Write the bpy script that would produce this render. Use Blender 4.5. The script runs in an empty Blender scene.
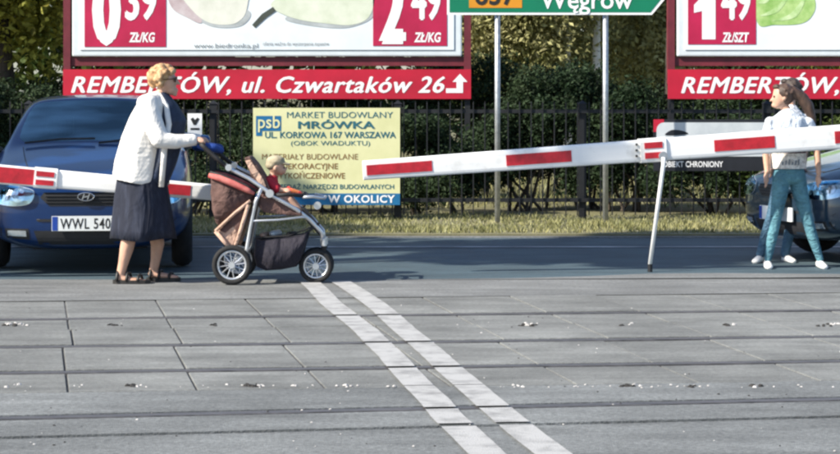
import bpy, bmesh, math, random
import numpy as np
from mathutils import Vector, Matrix
from mathutils.bvhtree import BVHTree

R = math.radians
rng = random.Random(7)
npr = np.random.default_rng(11)
scene = bpy.context.scene
COL = scene.collection

# ------------------------------------------------------------------ camera
F, YH, H = 2200.0, 90.0, 1.43          # focal length in photo pixels, horizon row, eye height
cam_d = bpy.data.cameras.new('camera')
cam = bpy.data.objects.new('camera', cam_d)
COL.objects.link(cam)
cam.location = (0, 0, H)
cam.rotation_euler = (R(90), 0, 0)
cam_d.sensor_width = 36
cam_d.lens = 36 * F / 840
cam_d.shift_y = -(227 - YH) / 840
cam_d.clip_end = 2000
scene.camera = cam

# ------------------------------------------------------------------ sky, sun, exposure
SUN_AZ, SUN_EL = R(27), R(38)          # direction the light travels: mostly to the right, a little away
world = bpy.data.worlds.new('World')
scene.world = world
world.use_nodes = True
wn = world.node_tree
sky = wn.nodes.new('ShaderNodeTexSky')
sky.sky_type = 'NISHITA'
sky.sun_disc = False
sky.ozone_density = 3.0
sky.sun_elevation = SUN_EL
sky.sun_rotation = math.atan2(-math.cos(SUN_AZ), -math.sin(SUN_AZ))
wn.links.new(sky.outputs[0], wn.nodes['Background'].inputs[0])
wn.nodes['Background'].inputs[1].default_value = 0.108
sun_d = bpy.data.lights.new('sun', 'SUN')
sun_d.energy = 5.0
sun_d.angle = R(0.53)
sun_d.color = (1.0, 0.93, 0.80)
sun = bpy.data.objects.new('sun', sun_d)
COL.objects.link(sun)
sun_dir = Vector((math.cos(SUN_EL) * math.cos(SUN_AZ), math.cos(SUN_EL) * math.sin(SUN_AZ), -math.sin(SUN_EL)))
sun.rotation_euler = sun_dir.to_track_quat('-Z', 'Y').to_euler()
sun.location = (-20, 5, 25)
scene.view_settings.view_transform = 'Standard'
scene.view_settings.look = 'None'
scene.view_settings.gamma = 1
scene.view_settings.exposure = 0.90
scene.cycles.filter_width = 2.4

# ------------------------------------------------------------------ pixel -> place
def gD(y): return F * H / (y - YH)
def P(x, y, D): return Vector(((x - 420) / F * D, D, H - (y - YH) / F * D))
def G(x, y): return P(x, y, gD(y))

# ------------------------------------------------------------------ materials
def mat(name, c, rough=0.7, metal=0.0, var=0.15, scale=8.0, bump=0.0, bscale=60.0, c2=None, spec=0.5,
        lo=0.35, hi=0.65, coat=0.0, island=0.0, stretch=None, emit=None):
    m = bpy.data.materials.new(name)
    m.use_nodes = True
    nt = m.node_tree
    b = nt.nodes['Principled BSDF']
    tc = nt.nodes.new('ShaderNodeTexCoord')
    src = tc.outputs['Object']
    if stretch:
        mp = nt.nodes.new('ShaderNodeMapping')
        mp.inputs['Scale'].default_value = stretch
        nt.links.new(src, mp.inputs[0]); src = mp.outputs[0]
    n = nt.nodes.new('ShaderNodeTexNoise')
    n.inputs['Scale'].default_value = scale
    n.inputs['Detail'].default_value = 6
    n.inputs['Roughness'].default_value = 0.65
    nt.links.new(src, n.inputs['Vector'])
    ramp = nt.nodes.new('ShaderNodeValToRGB')
    ramp.color_ramp.elements[0].position = lo
    ramp.color_ramp.elements[1].position = hi
    if c2 is None:
        a = [max(0, v * (1 - var)) for v in c]
        d = [min(1, v * (1 + var)) for v in c]
    else:
        a, d = c, c2
    ramp.color_ramp.elements[0].color = (*a[:3], 1)
    ramp.color_ramp.elements[1].color = (*d[:3], 1)
    nt.links.new(n.outputs['Fac'], ramp.inputs[0])
    out = ramp.outputs[0]
    if island:
        gm = nt.nodes.new('ShaderNodeNewGeometry')
        hs = nt.nodes.new('ShaderNodeHueSaturation')
        mr = nt.nodes.new('ShaderNodeMapRange')
        mr.inputs['To Min'].default_value = 1 - island
        mr.inputs['To Max'].default_value = 1 + island
        nt.links.new(gm.outputs['Random Per Island'], mr.inputs[0])
        nt.links.new(mr.outputs[0], hs.inputs['Value'])
        nt.links.new(out, hs.inputs['Color'])
        out = hs.outputs[0]
    nt.links.new(out, b.inputs['Base Color'])
    b.inputs['Roughness'].default_value = rough
    b.inputs['Metallic'].default_value = metal
    b.inputs['Specular IOR Level'].default_value = spec
    b.inputs['Coat Weight'].default_value = coat
    b.inputs['Coat Roughness'].default_value = 0.04
    if bump:
        n2 = nt.nodes.new('ShaderNodeTexNoise')
        n2.inputs['Scale'].default_value = bscale
        n2.inputs['Detail'].default_value = 4
        nt.links.new(src, n2.inputs['Vector'])
        bp = nt.nodes.new('ShaderNodeBump')
        bp.inputs['Strength'].default_value = bump
        bp.inputs['Distance'].default_value = 0.01
        nt.links.new(n2.outputs['Fac'], bp.inputs['Height'])
        nt.links.new(bp.outputs[0], b.inputs['Normal'])
    return m

def road_mat(name, c, speck, patch=0.25, rough=0.85, pscale=0.7, tint=None, obj_var=0.0, tracks=False):
    """aggregate speckle + large stains + fine bump"""
    m = mat(name, c, rough, var=patch, scale=pscale, bump=0.5, bscale=140)
    nt = m.node_tree
    b = nt.nodes['Principled BSDF']
    src = b.inputs['Base Color'].links[0].from_socket
    tc = nt.nodes.new('ShaderNodeTexCoord')
    n = nt.nodes.new('ShaderNodeTexNoise')
    n.inputs['Scale'].default_value = 38
    n.inputs['Detail'].default_value = 5
    n.inputs['Roughness'].default_value = 0.8
    nt.links.new(tc.outputs['Object'], n.inputs['Vector'])
    mr = nt.nodes.new('ShaderNodeMapRange')
    mr.inputs[1].default_value = 0.3; mr.inputs[2].default_value = 0.7
    mr.inputs[3].default_value = 1 - speck; mr.inputs[4].default_value = 1 + speck
    nt.links.new(n.outputs['Fac'], mr.inputs[0])
    # grime drawn out along the track
    n3 = nt.nodes.new('ShaderNodeTexNoise')
    n3.inputs['Scale'].default_value = 2.2
    n3.inputs['Detail'].default_value = 9
    n3.inputs['Roughness'].default_value = .68
    mp = nt.nodes.new('ShaderNodeMapping')
    mp.inputs['Scale'].default_value = (0.6, 2.0, 1)
    mp.inputs['Rotation'].default_value = (0, 0, -R(6.5))
    nt.links.new(tc.outputs['Object'], mp.inputs[0]); nt.links.new(mp.outputs[0], n3.inputs['Vector'])
    mr3 = nt.nodes.new('ShaderNodeMapRange')
    mr3.inputs[1].default_value = 0.3; mr3.inputs[2].default_value = 0.7
    mr3.inputs[1].default_value = 0.36; mr3.inputs[2].default_value = 0.66
    mr3.inputs[3].default_value = 0.75; mr3.inputs[4].default_value = 1.20
    nt.links.new(n3.outputs['Fac'], mr3.inputs[0])
    mu = nt.nodes.new('ShaderNodeMath'); mu.operation = 'MULTIPLY'
    nt.links.new(mr.outputs[0], mu.inputs[0]); nt.links.new(mr3.outputs[0], mu.inputs[1])
    fac = mu.outputs[0]
    if obj_var:
        oi = nt.nodes.new('ShaderNodeObjectInfo')
        mo = nt.nodes.new('ShaderNodeMapRange')
        mo.inputs[3].default_value = 1 - obj_var; mo.inputs[4].default_value = 1 + obj_var
        nt.links.new(oi.outputs['Random'], mo.inputs[0])
        m2 = nt.nodes.new('ShaderNodeMath'); m2.operation = 'MULTIPLY'
        nt.links.new(fac, m2.inputs[0]); nt.links.new(mo.outputs[0], m2.inputs[1])
        fac = m2.outputs[0]
    hs = nt.nodes.new('ShaderNodeHueSaturation')
    nt.links.new(src, hs.inputs['Color']); nt.links.new(fac, hs.inputs['Value'])
    nt.links.new(hs.outputs[0], b.inputs['Base Color'])
    return m

def leaf_mat(name, c, c2, trans=0.45, island=0.5):
    m = mat(name, c, 0.6, c2=c2, scale=0.9, island=island, spec=0.12)
    nt = m.node_tree
    b = nt.nodes['Principled BSDF']
    src = b.inputs['Base Color'].links[0].from_socket
    t = nt.nodes.new('ShaderNodeBsdfTranslucent')
    nt.links.new(src, t.inputs[0])
    mx = nt.nodes.new('ShaderNodeMixShader')
    mx.inputs[0].default_value = trans
    nt.links.new(b.outputs[0], mx.inputs[1]); nt.links.new(t.outputs[0], mx.inputs[2])
    nt.links.new(mx.outputs[0], nt.nodes['Material Output'].inputs[0])
    return m

def glass_mat(name, tint, refl=0.16, rough=0.03):
    m = bpy.data.materials.new(name)
    m.use_nodes = True
    nt = m.node_tree
    nt.nodes.remove(nt.nodes['Principled BSDF'])
    tr = nt.nodes.new('ShaderNodeBsdfTransparent'); tr.inputs[0].default_value = (*tint, 1)
    gl = nt.nodes.new('ShaderNodeBsdfGlossy'); gl.inputs['Roughness'].default_value = rough
    gl.inputs[0].default_value = (0.62, 0.9, 1, 1)
    fr = nt.nodes.new('ShaderNodeFresnel'); fr.inputs[0].default_value = 1.5
    n = nt.nodes.new('ShaderNodeTexNoise'); n.inputs['Scale'].default_value = 2.2
    mr = nt.nodes.new('ShaderNodeMapRange'); mr.inputs[1].default_value = .35; mr.inputs[2].default_value = .65; mr.inputs[3].default_value = refl * 0.4; mr.inputs[4].default_value = refl * 1.7  # patchy mirror strength and the teal gloss tint imitate dappled reflections
    nt.links.new(n.outputs['Fac'], mr.inputs[0])
    ad = nt.nodes.new('ShaderNodeMath'); ad.operation = 'ADD'; ad.use_clamp = True
    nt.links.new(fr.outputs[0], ad.inputs[0]); nt.links.new(mr.outputs[0], ad.inputs[1])
    mx = nt.nodes.new('ShaderNodeMixShader')
    nt.links.new(ad.outputs[0], mx.inputs[0]); nt.links.new(tr.outputs[0], mx.inputs[1]); nt.links.new(gl.outputs[0], mx.inputs[2])
    nt.links.new(mx.outputs[0], nt.nodes['Material Output'].inputs[0])
    return m

M = {}
M['slab'] = road_mat('slab_concrete', (0.160, 0.165, 0.161), 0.34, patch=0.22, pscale=1.1, obj_var=0.045)
M['asph_old'] = road_mat('old_asphalt', (0.158, 0.163, 0.163), 0.42, patch=0.20, pscale=0.8)
M['asph_near'] = road_mat('near_asphalt', (0.142, 0.150, 0.152), 0.55, patch=0.22, pscale=0.8)
M['asph_dark'] = road_mat('dark_asphalt_shade_tint', (0.050, 0.080, 0.098), 0.3, patch=0.18, pscale=0.5, rough=0.75)  # dark asphalt with the blue of skylit tree shade mixed into its colour
M['paint'] = mat('road_paint', (0.20, 0.20, 0.20), 0.8, c2=(0.37, 0.37, 0.37), scale=7, lo=0.30, hi=0.55, bump=0.4, bscale=120)
M['paint_thin'] = mat('worn_road_paint', (0.10, 0.11, 0.13), 0.75, c2=(0.42, 0.44, 0.46), scale=1.6, lo=0.38, hi=0.62)
M['steel'] = mat('rail_steel', (0.07, 0.066, 0.066), 0.5, metal=0.5, c2=(0.17, 0.16, 0.16), scale=14, stretch=(0.3, 4, 1))
M['groove'] = mat('flangeway_dirt', (0.018, 0.018, 0.02), 0.95, scale=20, var=0.4)
M['earth'] = mat('ground_earth', (0.09, 0.085, 0.045), 0.95, c2=(0.16, 0.15, 0.07), scale=0.9, bump=0.6, bscale=30)
M['verge'] = mat('verge_soil', (0.12, 0.115, 0.06), 0.95, c2=(0.19, 0.175, 0.10), scale=3, bump=0.6, bscale=40)
M['blade'] = mat('grass_blade', (0.13, 0.14, 0.045), 0.6, c2=(0.26, 0.24, 0.10), scale=2.2, island=0.35)
M['white'] = mat('white_sheet', (0.80, 0.81, 0.82), 0.4, var=0.05, scale=5)
M['boom_white'] = mat('boom_white', (0.58, 0.57, 0.54), 0.4, c2=(0.86, 0.86, 0.85), scale=5, lo=.22, hi=.46, coat=0.15)
M['boom_red'] = mat('boom_red', (0.46, 0.012, 0.025), 0.4, var=0.25, scale=12, coat=0.3)
M['dark_metal'] = mat('dark_metal', (0.012, 0.013, 0.016), 0.55, metal=0.2, scale=10, var=0.3)
M['galv'] = mat('galvanised', (0.42, 0.44, 0.46), 0.45, metal=0.7, scale=22, var=0.2)
M['bark'] = mat('bark', (0.055, 0.042, 0.032), 0.9, scale=12, var=0.4, bump=0.7, bscale=40, stretch=(3, 3, 0.6))
M['birch'] = mat('birch_bark', (0.10, 0.09, 0.08), 0.8, c2=(0.72, 0.70, 0.66), scale=6, lo=0.3, hi=0.42, stretch=(1, 1, 3))
M['leaf_sun'] = leaf_mat('leaf_sunlit_yellow_green', (0.16, 0.19, 0.03), (0.50, 0.46, 0.11), 0.5, island=.7)  # sunlit brightness is put into the leaf colour
M['leaf_olive_sunlit'] = leaf_mat('leaf_olive_sunlit', (0.22, 0.225, 0.085), (0.50, 0.47, 0.24), 0.5, island=.6)  # olive leaves, paled in colour so the crowns look sunlit
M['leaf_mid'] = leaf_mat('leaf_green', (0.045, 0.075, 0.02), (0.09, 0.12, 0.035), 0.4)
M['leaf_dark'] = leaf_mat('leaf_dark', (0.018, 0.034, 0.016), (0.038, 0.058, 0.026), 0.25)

# ------------------------------------------------------------------ object helpers
ORG = {}
def finish(name, me, m, parent=None, smooth=False):
    o = bpy.data.objects.new(name, me)
    COL.objects.link(o)
    if m is not None and not me.materials:
        me.materials.append(m)
    if smooth:
        me.polygons.foreach_set('use_smooth', [True] * len(me.polygons))
    if parent is not None:
        off = ORG.get(parent.name, Vector((0, 0, 0)))
        if off.length > 0:
            me.transform(Matrix.Translation(-off))
        o.parent = parent
        ORG[o.name] = off
    return o

def tag(o, label=None, cat=None, group=None, kind=None):
    if label: o['label'] = label
    if cat: o['category'] = cat
    if group: o['group'] = group
    if kind: o['kind'] = kind
    return o

def thing(name, loc, label, cat, group=None, rotz=0.0, local=False):
    o = bpy.data.objects.new(name, None)
    o.empty_display_size = 0.2
    COL.objects.link(o)
    o.location = loc
    o.rotation_euler = (0, 0, rotz)
    ORG[o.name] = Vector((0, 0, 0)) if local else Vector(loc)
    return tag(o, label, cat, group)

def children_of(o): return [c for c in bpy.data.objects if c.parent == o]
def copy_tree(o, parent=None):
    c = o.copy(); COL.objects.link(c); c.parent = parent
    for ch in children_of(o):
        if ch is not c: copy_tree(ch, c)
    return c

class MB:
    def __init__(s): s.v = []; s.f = []
    def add(s, vs, fs):
        n = len(s.v)
        s.v += [tuple(v) for v in vs]
        s.f += [tuple(i + n for i in f) for f in fs]
        return s
    def box(s, lo, hi):
        (a, b, c), (d, e, f) = lo, hi
        return s.add([(a,b,c),(d,b,c),(d,e,c),(a,e,c),(a,b,f),(d,b,f),(d,e,f),(a,e,f)],
                     [(0,3,2,1),(4,5,6,7),(0,1,5,4),(1,2,6,5),(2,3,7,6),(3,0,4,7)])
    def beam(s, p, q, w, h, up=(0, 0, 1)):
        p, q, up = Vector(p), Vector(q), Vector(up)
        d = (q - p).normalized(); x = d.cross(up).normalized() * (w / 2); z = x.cross(d).normalized() * (h / 2)
        vs = [p-x-z, p+x-z, p+x+z, p-x+z, q-x-z, q+x-z, q+x+z, q-x+z]
        return s.add(vs, [(0,1,2,3),(4,7,6,5),(0,4,5,1),(1,5,6,2),(2,6,7,3),(3,7,4,0)])
    def tube(s, pts, r, seg=8, cap=True):
        pts = [Vector(p) for p in pts]
        rs = r if isinstance(r, (list, tuple)) else [r] * len(pts)
        base = len(s.v); prev = None
        for i, p in enumerate(pts):
            d = (pts[min(i+1, len(pts)-1)] - pts[max(i-1, 0)]).normalized()
            if prev is None:
                a = d.orthogonal().normalized()
            else:
                a = (prev - d * prev.dot(d)).normalized()
            prev = a; b = d.cross(a)
            for k in range(seg):
                t = 2 * math.pi * k / seg
                s.v.append(tuple(p + (a * math.cos(t) + b * math.sin(t)) * rs[i]))
        for i in range(len(pts) - 1):
            for k in range(seg):
                k2 = (k + 1) % seg
                s.f.append((base+i*seg+k, base+i*seg+k2, base+(i+1)*seg+k2, base+(i+1)*seg+k))
        if cap:
            s.f.append(tuple(base + k for k in reversed(range(seg))))
            s.f.append(tuple(base + (len(pts)-1)*seg + k for k in range(seg)))
        return s
    def ring(s, c, axis, R0, r, seg=28, sub=8, sx=1.0):
        """torus; sx widens the tube along the axis"""
        c, axis = Vector(c), Vector(axis).normalized()
        a = axis.orthogonal().normalized(); b = axis.cross(a); base = len(s.v)
        for i in range(seg):
            t = 2*math.pi*i/seg; d = a*math.cos(t) + b*math.sin(t)
            for k in range(sub):
                u = 2*math.pi*k/sub
                s.v.append(tuple(c + d*(R0 + r*math.cos(u)) + axis*(r*sx*math.sin(u))))
        for i in range(seg):
            for k in range(sub):
                i2, k2 = (i+1) % seg, (k+1) % sub
                s.f.append((base+i*sub+k, base+i2*sub+k, base+i2*sub+k2, base+i*sub+k2))
        return s
    def disc(s, c, axis, r, h, seg=20):
        c, axis = Vector(c), Vector(axis).normalized()
        return s.tube([c - axis*h/2, c + axis*h/2], r, seg)
    def prism(s, poly, d):
        """poly: 3-D points in a plane, d: extrusion vector"""
        n = len(poly); d = Vector(d); poly = [Vector(p) for p in poly]
        return s.add(poly + [p + d for p in poly],
                     [tuple(range(n)), tuple(n + k for k in reversed(range(n)))] +
                     [(k, n+k, n+(k+1) % n, (k+1) % n) for k in range(n)])
    def loft(s, rings, cap=True):
        n = len(rings[0]); base = len(s.v)
        for r in rings: s.v += [tuple(p) for p in r]
        for i in range(len(rings)-1):
            for k in range(n):
                k2 = (k+1) % n
                s.f.append((base+i*n+k, base+i*n+k2, base+(i+1)*n+k2, base+(i+1)*n+k))
        if cap:
            s.f.append(tuple(base+k for k in reversed(range(n))))
            s.f.append(tuple(base+(len(rings)-1)*n+k for k in range(n)))
        return s
    def mesh(s, name):
        me = bpy.data.meshes.new(name)
        me.from_pydata(s.v, [], s.f)
        bm = bmesh.new(); bm.from_mesh(me)
        bmesh.ops.recalc_face_normals(bm, faces=bm.faces)
        bm.to_mesh(me); bm.free()
        me.update()
        return me
    def build(s, name, m, parent=None, smooth=False, bevel=0.0):
        me = s.mesh(name)
        if bevel:
            bm = bmesh.new(); bm.from_mesh(me)
            bmesh.ops.bevel(bm, geom=list(bm.edges), offset=bevel, segments=2, affect='EDGES', profile=0.6)
            bm.to_mesh(me); bm.free()
        return finish(name, me, m, parent, smooth)

def panel(x0, x1, y0, y1, D, t, m, name, parent, bevel=0.0):
    """upright board facing the camera, corners given in photo pixels at distance D, t metres thick (backwards)"""
    a, b = P(x0, y1, D), P(x1, y0, D)
    return MB().box((a.x, D, a.z), (b.x, D + t, b.z)).build(name, m, parent, bevel=bevel)

_cap = [None]
def text_mesh(s, bold=0.0, shear=0.0, spacing=1.0):
    cu = bpy.data.curves.new('t', 'FONT')
    cu.body = s; cu.size = 1; cu.offset = bold; cu.shear = shear; cu.space_character = spacing
    cu.extrude = 0.0; cu.resolution_u = 3
    ob = bpy.data.objects.new('t', cu); COL.objects.link(ob)
    dg = bpy.context.evaluated_depsgraph_get()
    me = bpy.data.meshes.new_from_object(ob.evaluated_get(dg))
    bpy.data.objects.remove(ob); bpy.data.curves.remove(cu)
    return me
def lettering(s, x0, x1, ytop, ybase, D, m, parent, bold=0.0, shear=0.0, spacing=1.0, name='lettering', dz=0.003):
    """flat print fitted to a pixel box at distance D (cap height ytop..ybase)"""
    if _cap[0] is None:
        h = text_mesh('H'); _cap[0] = max(v.co.y for v in h.vertices); bpy.data.meshes.remove(h)
    strokes = bold if ('M' in s or bold > .035) else 0.0          # glyphs with sharp notches are thickened by overprinting
    me = text_mesh(s, 0.0 if strokes else bold, shear, spacing)
    co = np.empty(len(me.vertices) * 3); me.vertices.foreach_get('co', co); co = co.reshape(-1, 3)
    if strokes:
        fs = [tuple(p.vertices) for p in me.polygons]; nv = len(co); bpy.data.meshes.remove(me)
        lay = [(0, 0), (-1, 0), (1, 0), (0, .6), (0, -.6)]
        co = np.concatenate([co + np.array([a_*strokes, b_*strokes, k_*.001]) for k_, (a_, b_) in enumerate(lay)])
        me = bpy.data.meshes.new(name)
        me.from_pydata(co.tolist(), [], [tuple(i_ + k_*nv for i_ in f_) for k_ in range(len(lay)) for f_ in fs])
    mn, mx = co[:, 0].min(), co[:, 0].max()
    a, b = P(x0, ybase, D), P(x1, ytop, D)
    sx = (b.x - a.x) / (mx - mn); sz = (b.z - a.z) / _cap[0]
    out = np.stack([a.x + (co[:, 0] - mn) * sx, D - dz - co[:, 2]*.4, a.z + co[:, 1] * sz], 1)
    me.vertices.foreach_set('co', out.ravel()); me.update()
    me.materials.clear()
    o = finish(name, me, m, parent)
    return o

# ------------------------------------------------------------------ ground, roads
def sheet(name, pts, z, m, parent=None):
    me = bpy.data.meshes.new(name)
    me.from_pydata([(p[0], p[1], z) for p in pts], [], [tuple(range(len(pts)))])
    o = finish(name, me, m, parent)
    return o
TH = R(6.5)
ct, st = math.cos(TH), math.sin(TH)
def T(u, v): return (u * ct - v * st, u * st + v * ct)      # track frame: u along the rails, v across
def vline(y): return gD(y) * ct                              # row in the photo's middle -> v

tag(sheet('ground', [(-300, -200), (300, -200), (300, 500), (-300, 500)], -0.05, M['earth']), kind='structure')
v15, v1, v2, v3, vE, v4, v5 = gD(297)*ct, gD(314)*ct, gD(341)*ct, gD(366)*ct, gD(386.5)*ct, gD(409)*ct, gD(429)*ct
U = 10.5
bed = tag(sheet('track_bed', [T(-40, -6), T(40, -6), T(40, v15 + .3), T(-40, v15 + .3)], -0.035, M['groove']), kind='structure')

def strip(name, va, vb, m, z=0.0, th=0.03, u=30.0, tilt=0.0):
    mb = MB()
    a = [T(-u, va - tilt*u), T(u, va + tilt*u), T(u, vb + tilt*u), T(-u, vb - tilt*u)]
    mb.prism([(p[0], p[1], z) for p in a], (0, 0, -th))
    return mb.build(name, m)
tag(strip('approach_road', -20, v5 - .035, M['asph_near'], u=11, tilt=.05), kind='structure')
infill = MB()
k4 = .045
for va, vb, ta, tb in ((v5 + .035, v4 - .10, .05, k4), (v4 + .05, vE - .012, k4, 0.0)):
    a = [T(-11, va - ta*11), T(11, va + ta*11), T(11, vb + tb*11), T(-11, vb - tb*11)]
    infill.prism([(p[0], p[1], 0.0) for p in a], (0, 0, -.03))
tag(infill.build('asphalt_infill', M['asph_near']), kind='structure')

# far side: worn apron and the dark road behind the booms, its blue shade partly in the colour
def wavy_edge():
    pts = []
    for x, y in ((-60, 279), (120, 279.5), (260, 279.5), (340, 280), (430, 279), (520, 278), (590, 276), (650, 273.5), (720, 273), (860, 274)):
        g = G(x, y); pts.append((g.x, g.y))
    return pts
edge = wavy_edge()
apr = [T(-30, v15 + .012), T(30, v15 + .012)] + [(30, 17.6)] + edge[::-1] + [(-30, 16.8)]
tag(sheet('apron', apr, 0.0, M['asph_old']), kind='structure')
YR = gD(238)
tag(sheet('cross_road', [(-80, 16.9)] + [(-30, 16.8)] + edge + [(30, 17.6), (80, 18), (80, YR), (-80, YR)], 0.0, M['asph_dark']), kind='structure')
yl = gD(247.3)
mk = MB()
for a, b in ((-40, 40),):
    mk.add([(a, yl - .06, .005), (b, yl - .06, .005), (b, yl + .06, .005), (a, yl + .06, .005)], [(0, 1, 2, 3)])
tag(mk.build('edge_line', M['paint_thin']), kind='structure')
vg = MB().box((-80, YR + .12, -.04), (80, 24.6, .03)); tag(vg.build('grass_verge', M['verge']), kind='structure')
kb = MB()
x = -20.0
kroot = tag(MB().box((-80, YR + .002, -.045), (80, YR + .117, .012)).build('kerb', M['asph_old']), kind='structure')

# crossing deck: concrete slabs between the rails
deck = tag(sheet('crossing_deck', [T(-U, vE), T(U, vE), T(U, v15), T(-U, v15)], -0.031, M['groove']), kind='structure')
SW = 0.61
SK = .061                        # the slab joints run slightly askew to the rails
rows = [(v1 + .055, v15 - .006, 0.05), (vline(325) + .006, v1 - .115, 0.05), (v2 + .055, vline(325) - .006, .06),
        (v3 + .055, v2 - .115, .0), (vE + .006, v3 - .115, .0)]
g0 = G(70, 386)
u_ref = g0.x * ct + g0.y * st
for va, vb, off in rows:
    u = u_ref + off - 14 * SW
    while u < 9.6:
        if u > -9.6:
            d = rng.uniform(-.0025, .0025)
            j = rng.uniform(.0035, .0075)
            mb = MB()
            ka, kb_ = (va - vE)*SK, (vb - vE)*SK
            q = [T(u + j - ka, va), T(u + SW - j - ka, va), T(u + SW - j - kb_, vb), T(u + j - kb_, vb)]
            mb.prism([(p[0], p[1], d + rng.uniform(-.0015, .0015)) for p in q], (0, 0, -.03))
            mb.build('slab', M['slab'], deck, bevel=.004)
        u += SW
M['joint'] = mat('joint_dirt', (0.05, 0.05, 0.052), 0.95, c2=(0.10, 0.098, 0.095), scale=6)
for va, vb, off in rows:
    q = [T(-9.6, va + .004), T(9.6, va + .004), T(9.6, vb - .004), T(-9.6, vb - .004)]
    sheet('joint_filling', q, -.0075, M['joint'], deck)
for v, tl in ((v1, 0), (v2, 0), (v3, 0), (v4, k4)):
    a = [T(-12, v - .045 - tl*12), T(12, v - .045 + tl*12), T(12, v + .03 + tl*12), T(-12, v + .03 - tl*12)]
    mb = MB(); mb.prism([(p[0], p[1], -.002) for p in a], (0, 0, -.03))
    mb.build('rail', M['steel'], bed, bevel=.004)

# double line
L = [(309,282),(318,290),(331,304),(341,312),(354,322),(366,331.5),(378,344),(391,356),(404,371),(420,388),(434,401),(448,418),(467,435.5),(484,452),(500,468),(585,555),(730,705)]
Rr = [(340,282),(351,288.5),(374,304),(383,311),(395,322),(405.5,331.5),(421,344),(436,357),(453,373),(470,387),(486,401),(506,418),(527,435.5),(549,452),(570,468),(672,555),(852,705)]
gaps = [(v1 - .115, v1 - .042), (v2 - .115, v2 - .042), (v3 - .115, v3 - .042), (v5 - .035, v5 + .035)]
dl = tag(bpy.data.objects.new('double_line', None), kind='structure'); COL.objects.link(dl)
def interp(pl, y):
    for (xa, ya), (xb, yb) in zip(pl, pl[1:]):
        if ya <= y <= yb: return xa + (xb - xa) * (y - ya) / (yb - ya)
    return pl[-1][0]
def uv_of(g): return (g.x * ct + g.y * st, -g.x * st + g.y * ct)
for pl in (L, Rr):
    vs = np.arange(uv_of(G(*pl[-1]))[1], uv_of(G(*pl[0]))[1], .06)
    ys = np.linspace(pl[0][1], pl[-1][1], 900)
    tab = [uv_of(G(interp(pl, y), y)) for y in ys]
    tv = np.array([t[1] for t in tab])[::-1]; tu = np.array([t[0] for t in tab])[::-1]
    def seg(va, vb):
        n = max(2, int((vb - va) / .1)); mb = MB(); pts = []
        for k in range(n + 1):
            v = va + (vb - va) * k / n; u = np.interp(v, tv, tu)
            w = .074 + rng.uniform(-.0015, .0015)
            for s_, e_ in ((-1, 0), (1, 0)):
                p = T(u + s_*w + e_, v); pts.append((p[0], p[1], .0075))
        mb.add(pts, [(2*i, 2*i+1, 2*i+3, 2*i+2) for i in range(n)])
        mb.build('paint_stripe', M['paint'], dl)
    def g4(u): return (v4 - .10 + k4*u, v4 - .042 + k4*u)
    um = float(np.interp(v4, tv, tu))
    cuts = sorted(gaps[:3] + [g4(um), (v5 - .04 + .05*um, v5 + .04 + .05*um)] + [(vE - .012, vE + .006), (vline(325) - .006, vline(325) + .006)])
    a = tv.min()
    for c0, c1 in cuts:
        if c0 > a: seg(a, c0)
        a = max(a, c1)
    seg(a, tv.max())

# grit and lifting-eye dirt along the slab rows
def stones(name, spots, m, label, cat):
    mb = MB()
    for (x, y, z, r) in spots:
        ph = [rng.uniform(.6, 1.2) for _ in range(14)]
        vs = []
        for k in range(6):
            t = math.pi * 2 * k / 6
            vs.append((x + r*ph[k]*math.cos(t), y + r*ph[k]*math.sin(t), z))
        for k in range(5):
            t = math.pi * 2 * (k + .4) / 5
            vs.append((x + .55*r*ph[6+k]*math.cos(t), y + .55*r*ph[6+k]*math.sin(t), z + r*.55*ph[k]))
        fs = [(6, 7, 8, 9, 10)] + [(k, (k+1) % 6, 6 + min(4, k)) for k in range(6)] + [((k+1) % 6, 6 + min(4, k+1), 6 + min(4, k)) for k in range(4)] + [(0, 6, 10)]
        mb.add(vs, fs)
    o = mb.build(name, m); return tag(o, label, cat, kind='stuff')
sp, dk = [], []
def near(x, y, n, sx, sy, r0, r1, lst):
    for _ in range(n):
        g = G(x + rng.gauss(0, sx), y + rng.gauss(0, sy)); lst.append((g.x, g.y, .001, rng.uniform(r0, r1)))
for x in (10, 17, 22, 527, 531, 629, 733, 832, 838): near(x, 324.5, 3, 3, .7, .008, .019, sp)
for x in (8, 14, 110, 116, 215, 521, 534, 622, 725, 822, 828): near(x, 325.5, 3, 3, .6, .010, .02, dk)
for x in (5, 18, 140, 144, 232, 262, 268, 300, 345, 352, 395, 512, 517, 640, 645, 692, 700, 762): near(x, 386, 2, 5, .8, .006, .015, sp)
for x in (127, 130, 250, 254, 625, 629, 694, 756): near(x, 386.5, 4, 3, .6, .010, .02, dk)
for _ in range(50):
    near(rng.uniform(0, 840), rng.choice((386, 386.5, 387)), 1, 3, .6, .003, .009, sp)
for _ in range(120):
    near(rng.uniform(0, 840), rng.uniform(284, 450), 1, 3, 3, .003, .008, rng.choice((sp, dk)))
M['chip'] = mat('pale_chip', (0.30, 0.29, 0.28), 0.9, c2=(0.55, 0.53, 0.52), scale=30)
M['dirt'] = mat('dark_grit', (0.03, 0.028, 0.027), 0.95, scale=30, var=.4)
stones('pale_grit', sp, M['chip'], 'pale chips and grit scattered along the slab joints', 'grit')
stones('dark_grit', dk, M['dirt'], 'dark dirt crumbs lying in the slab joints', 'grit')

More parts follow.
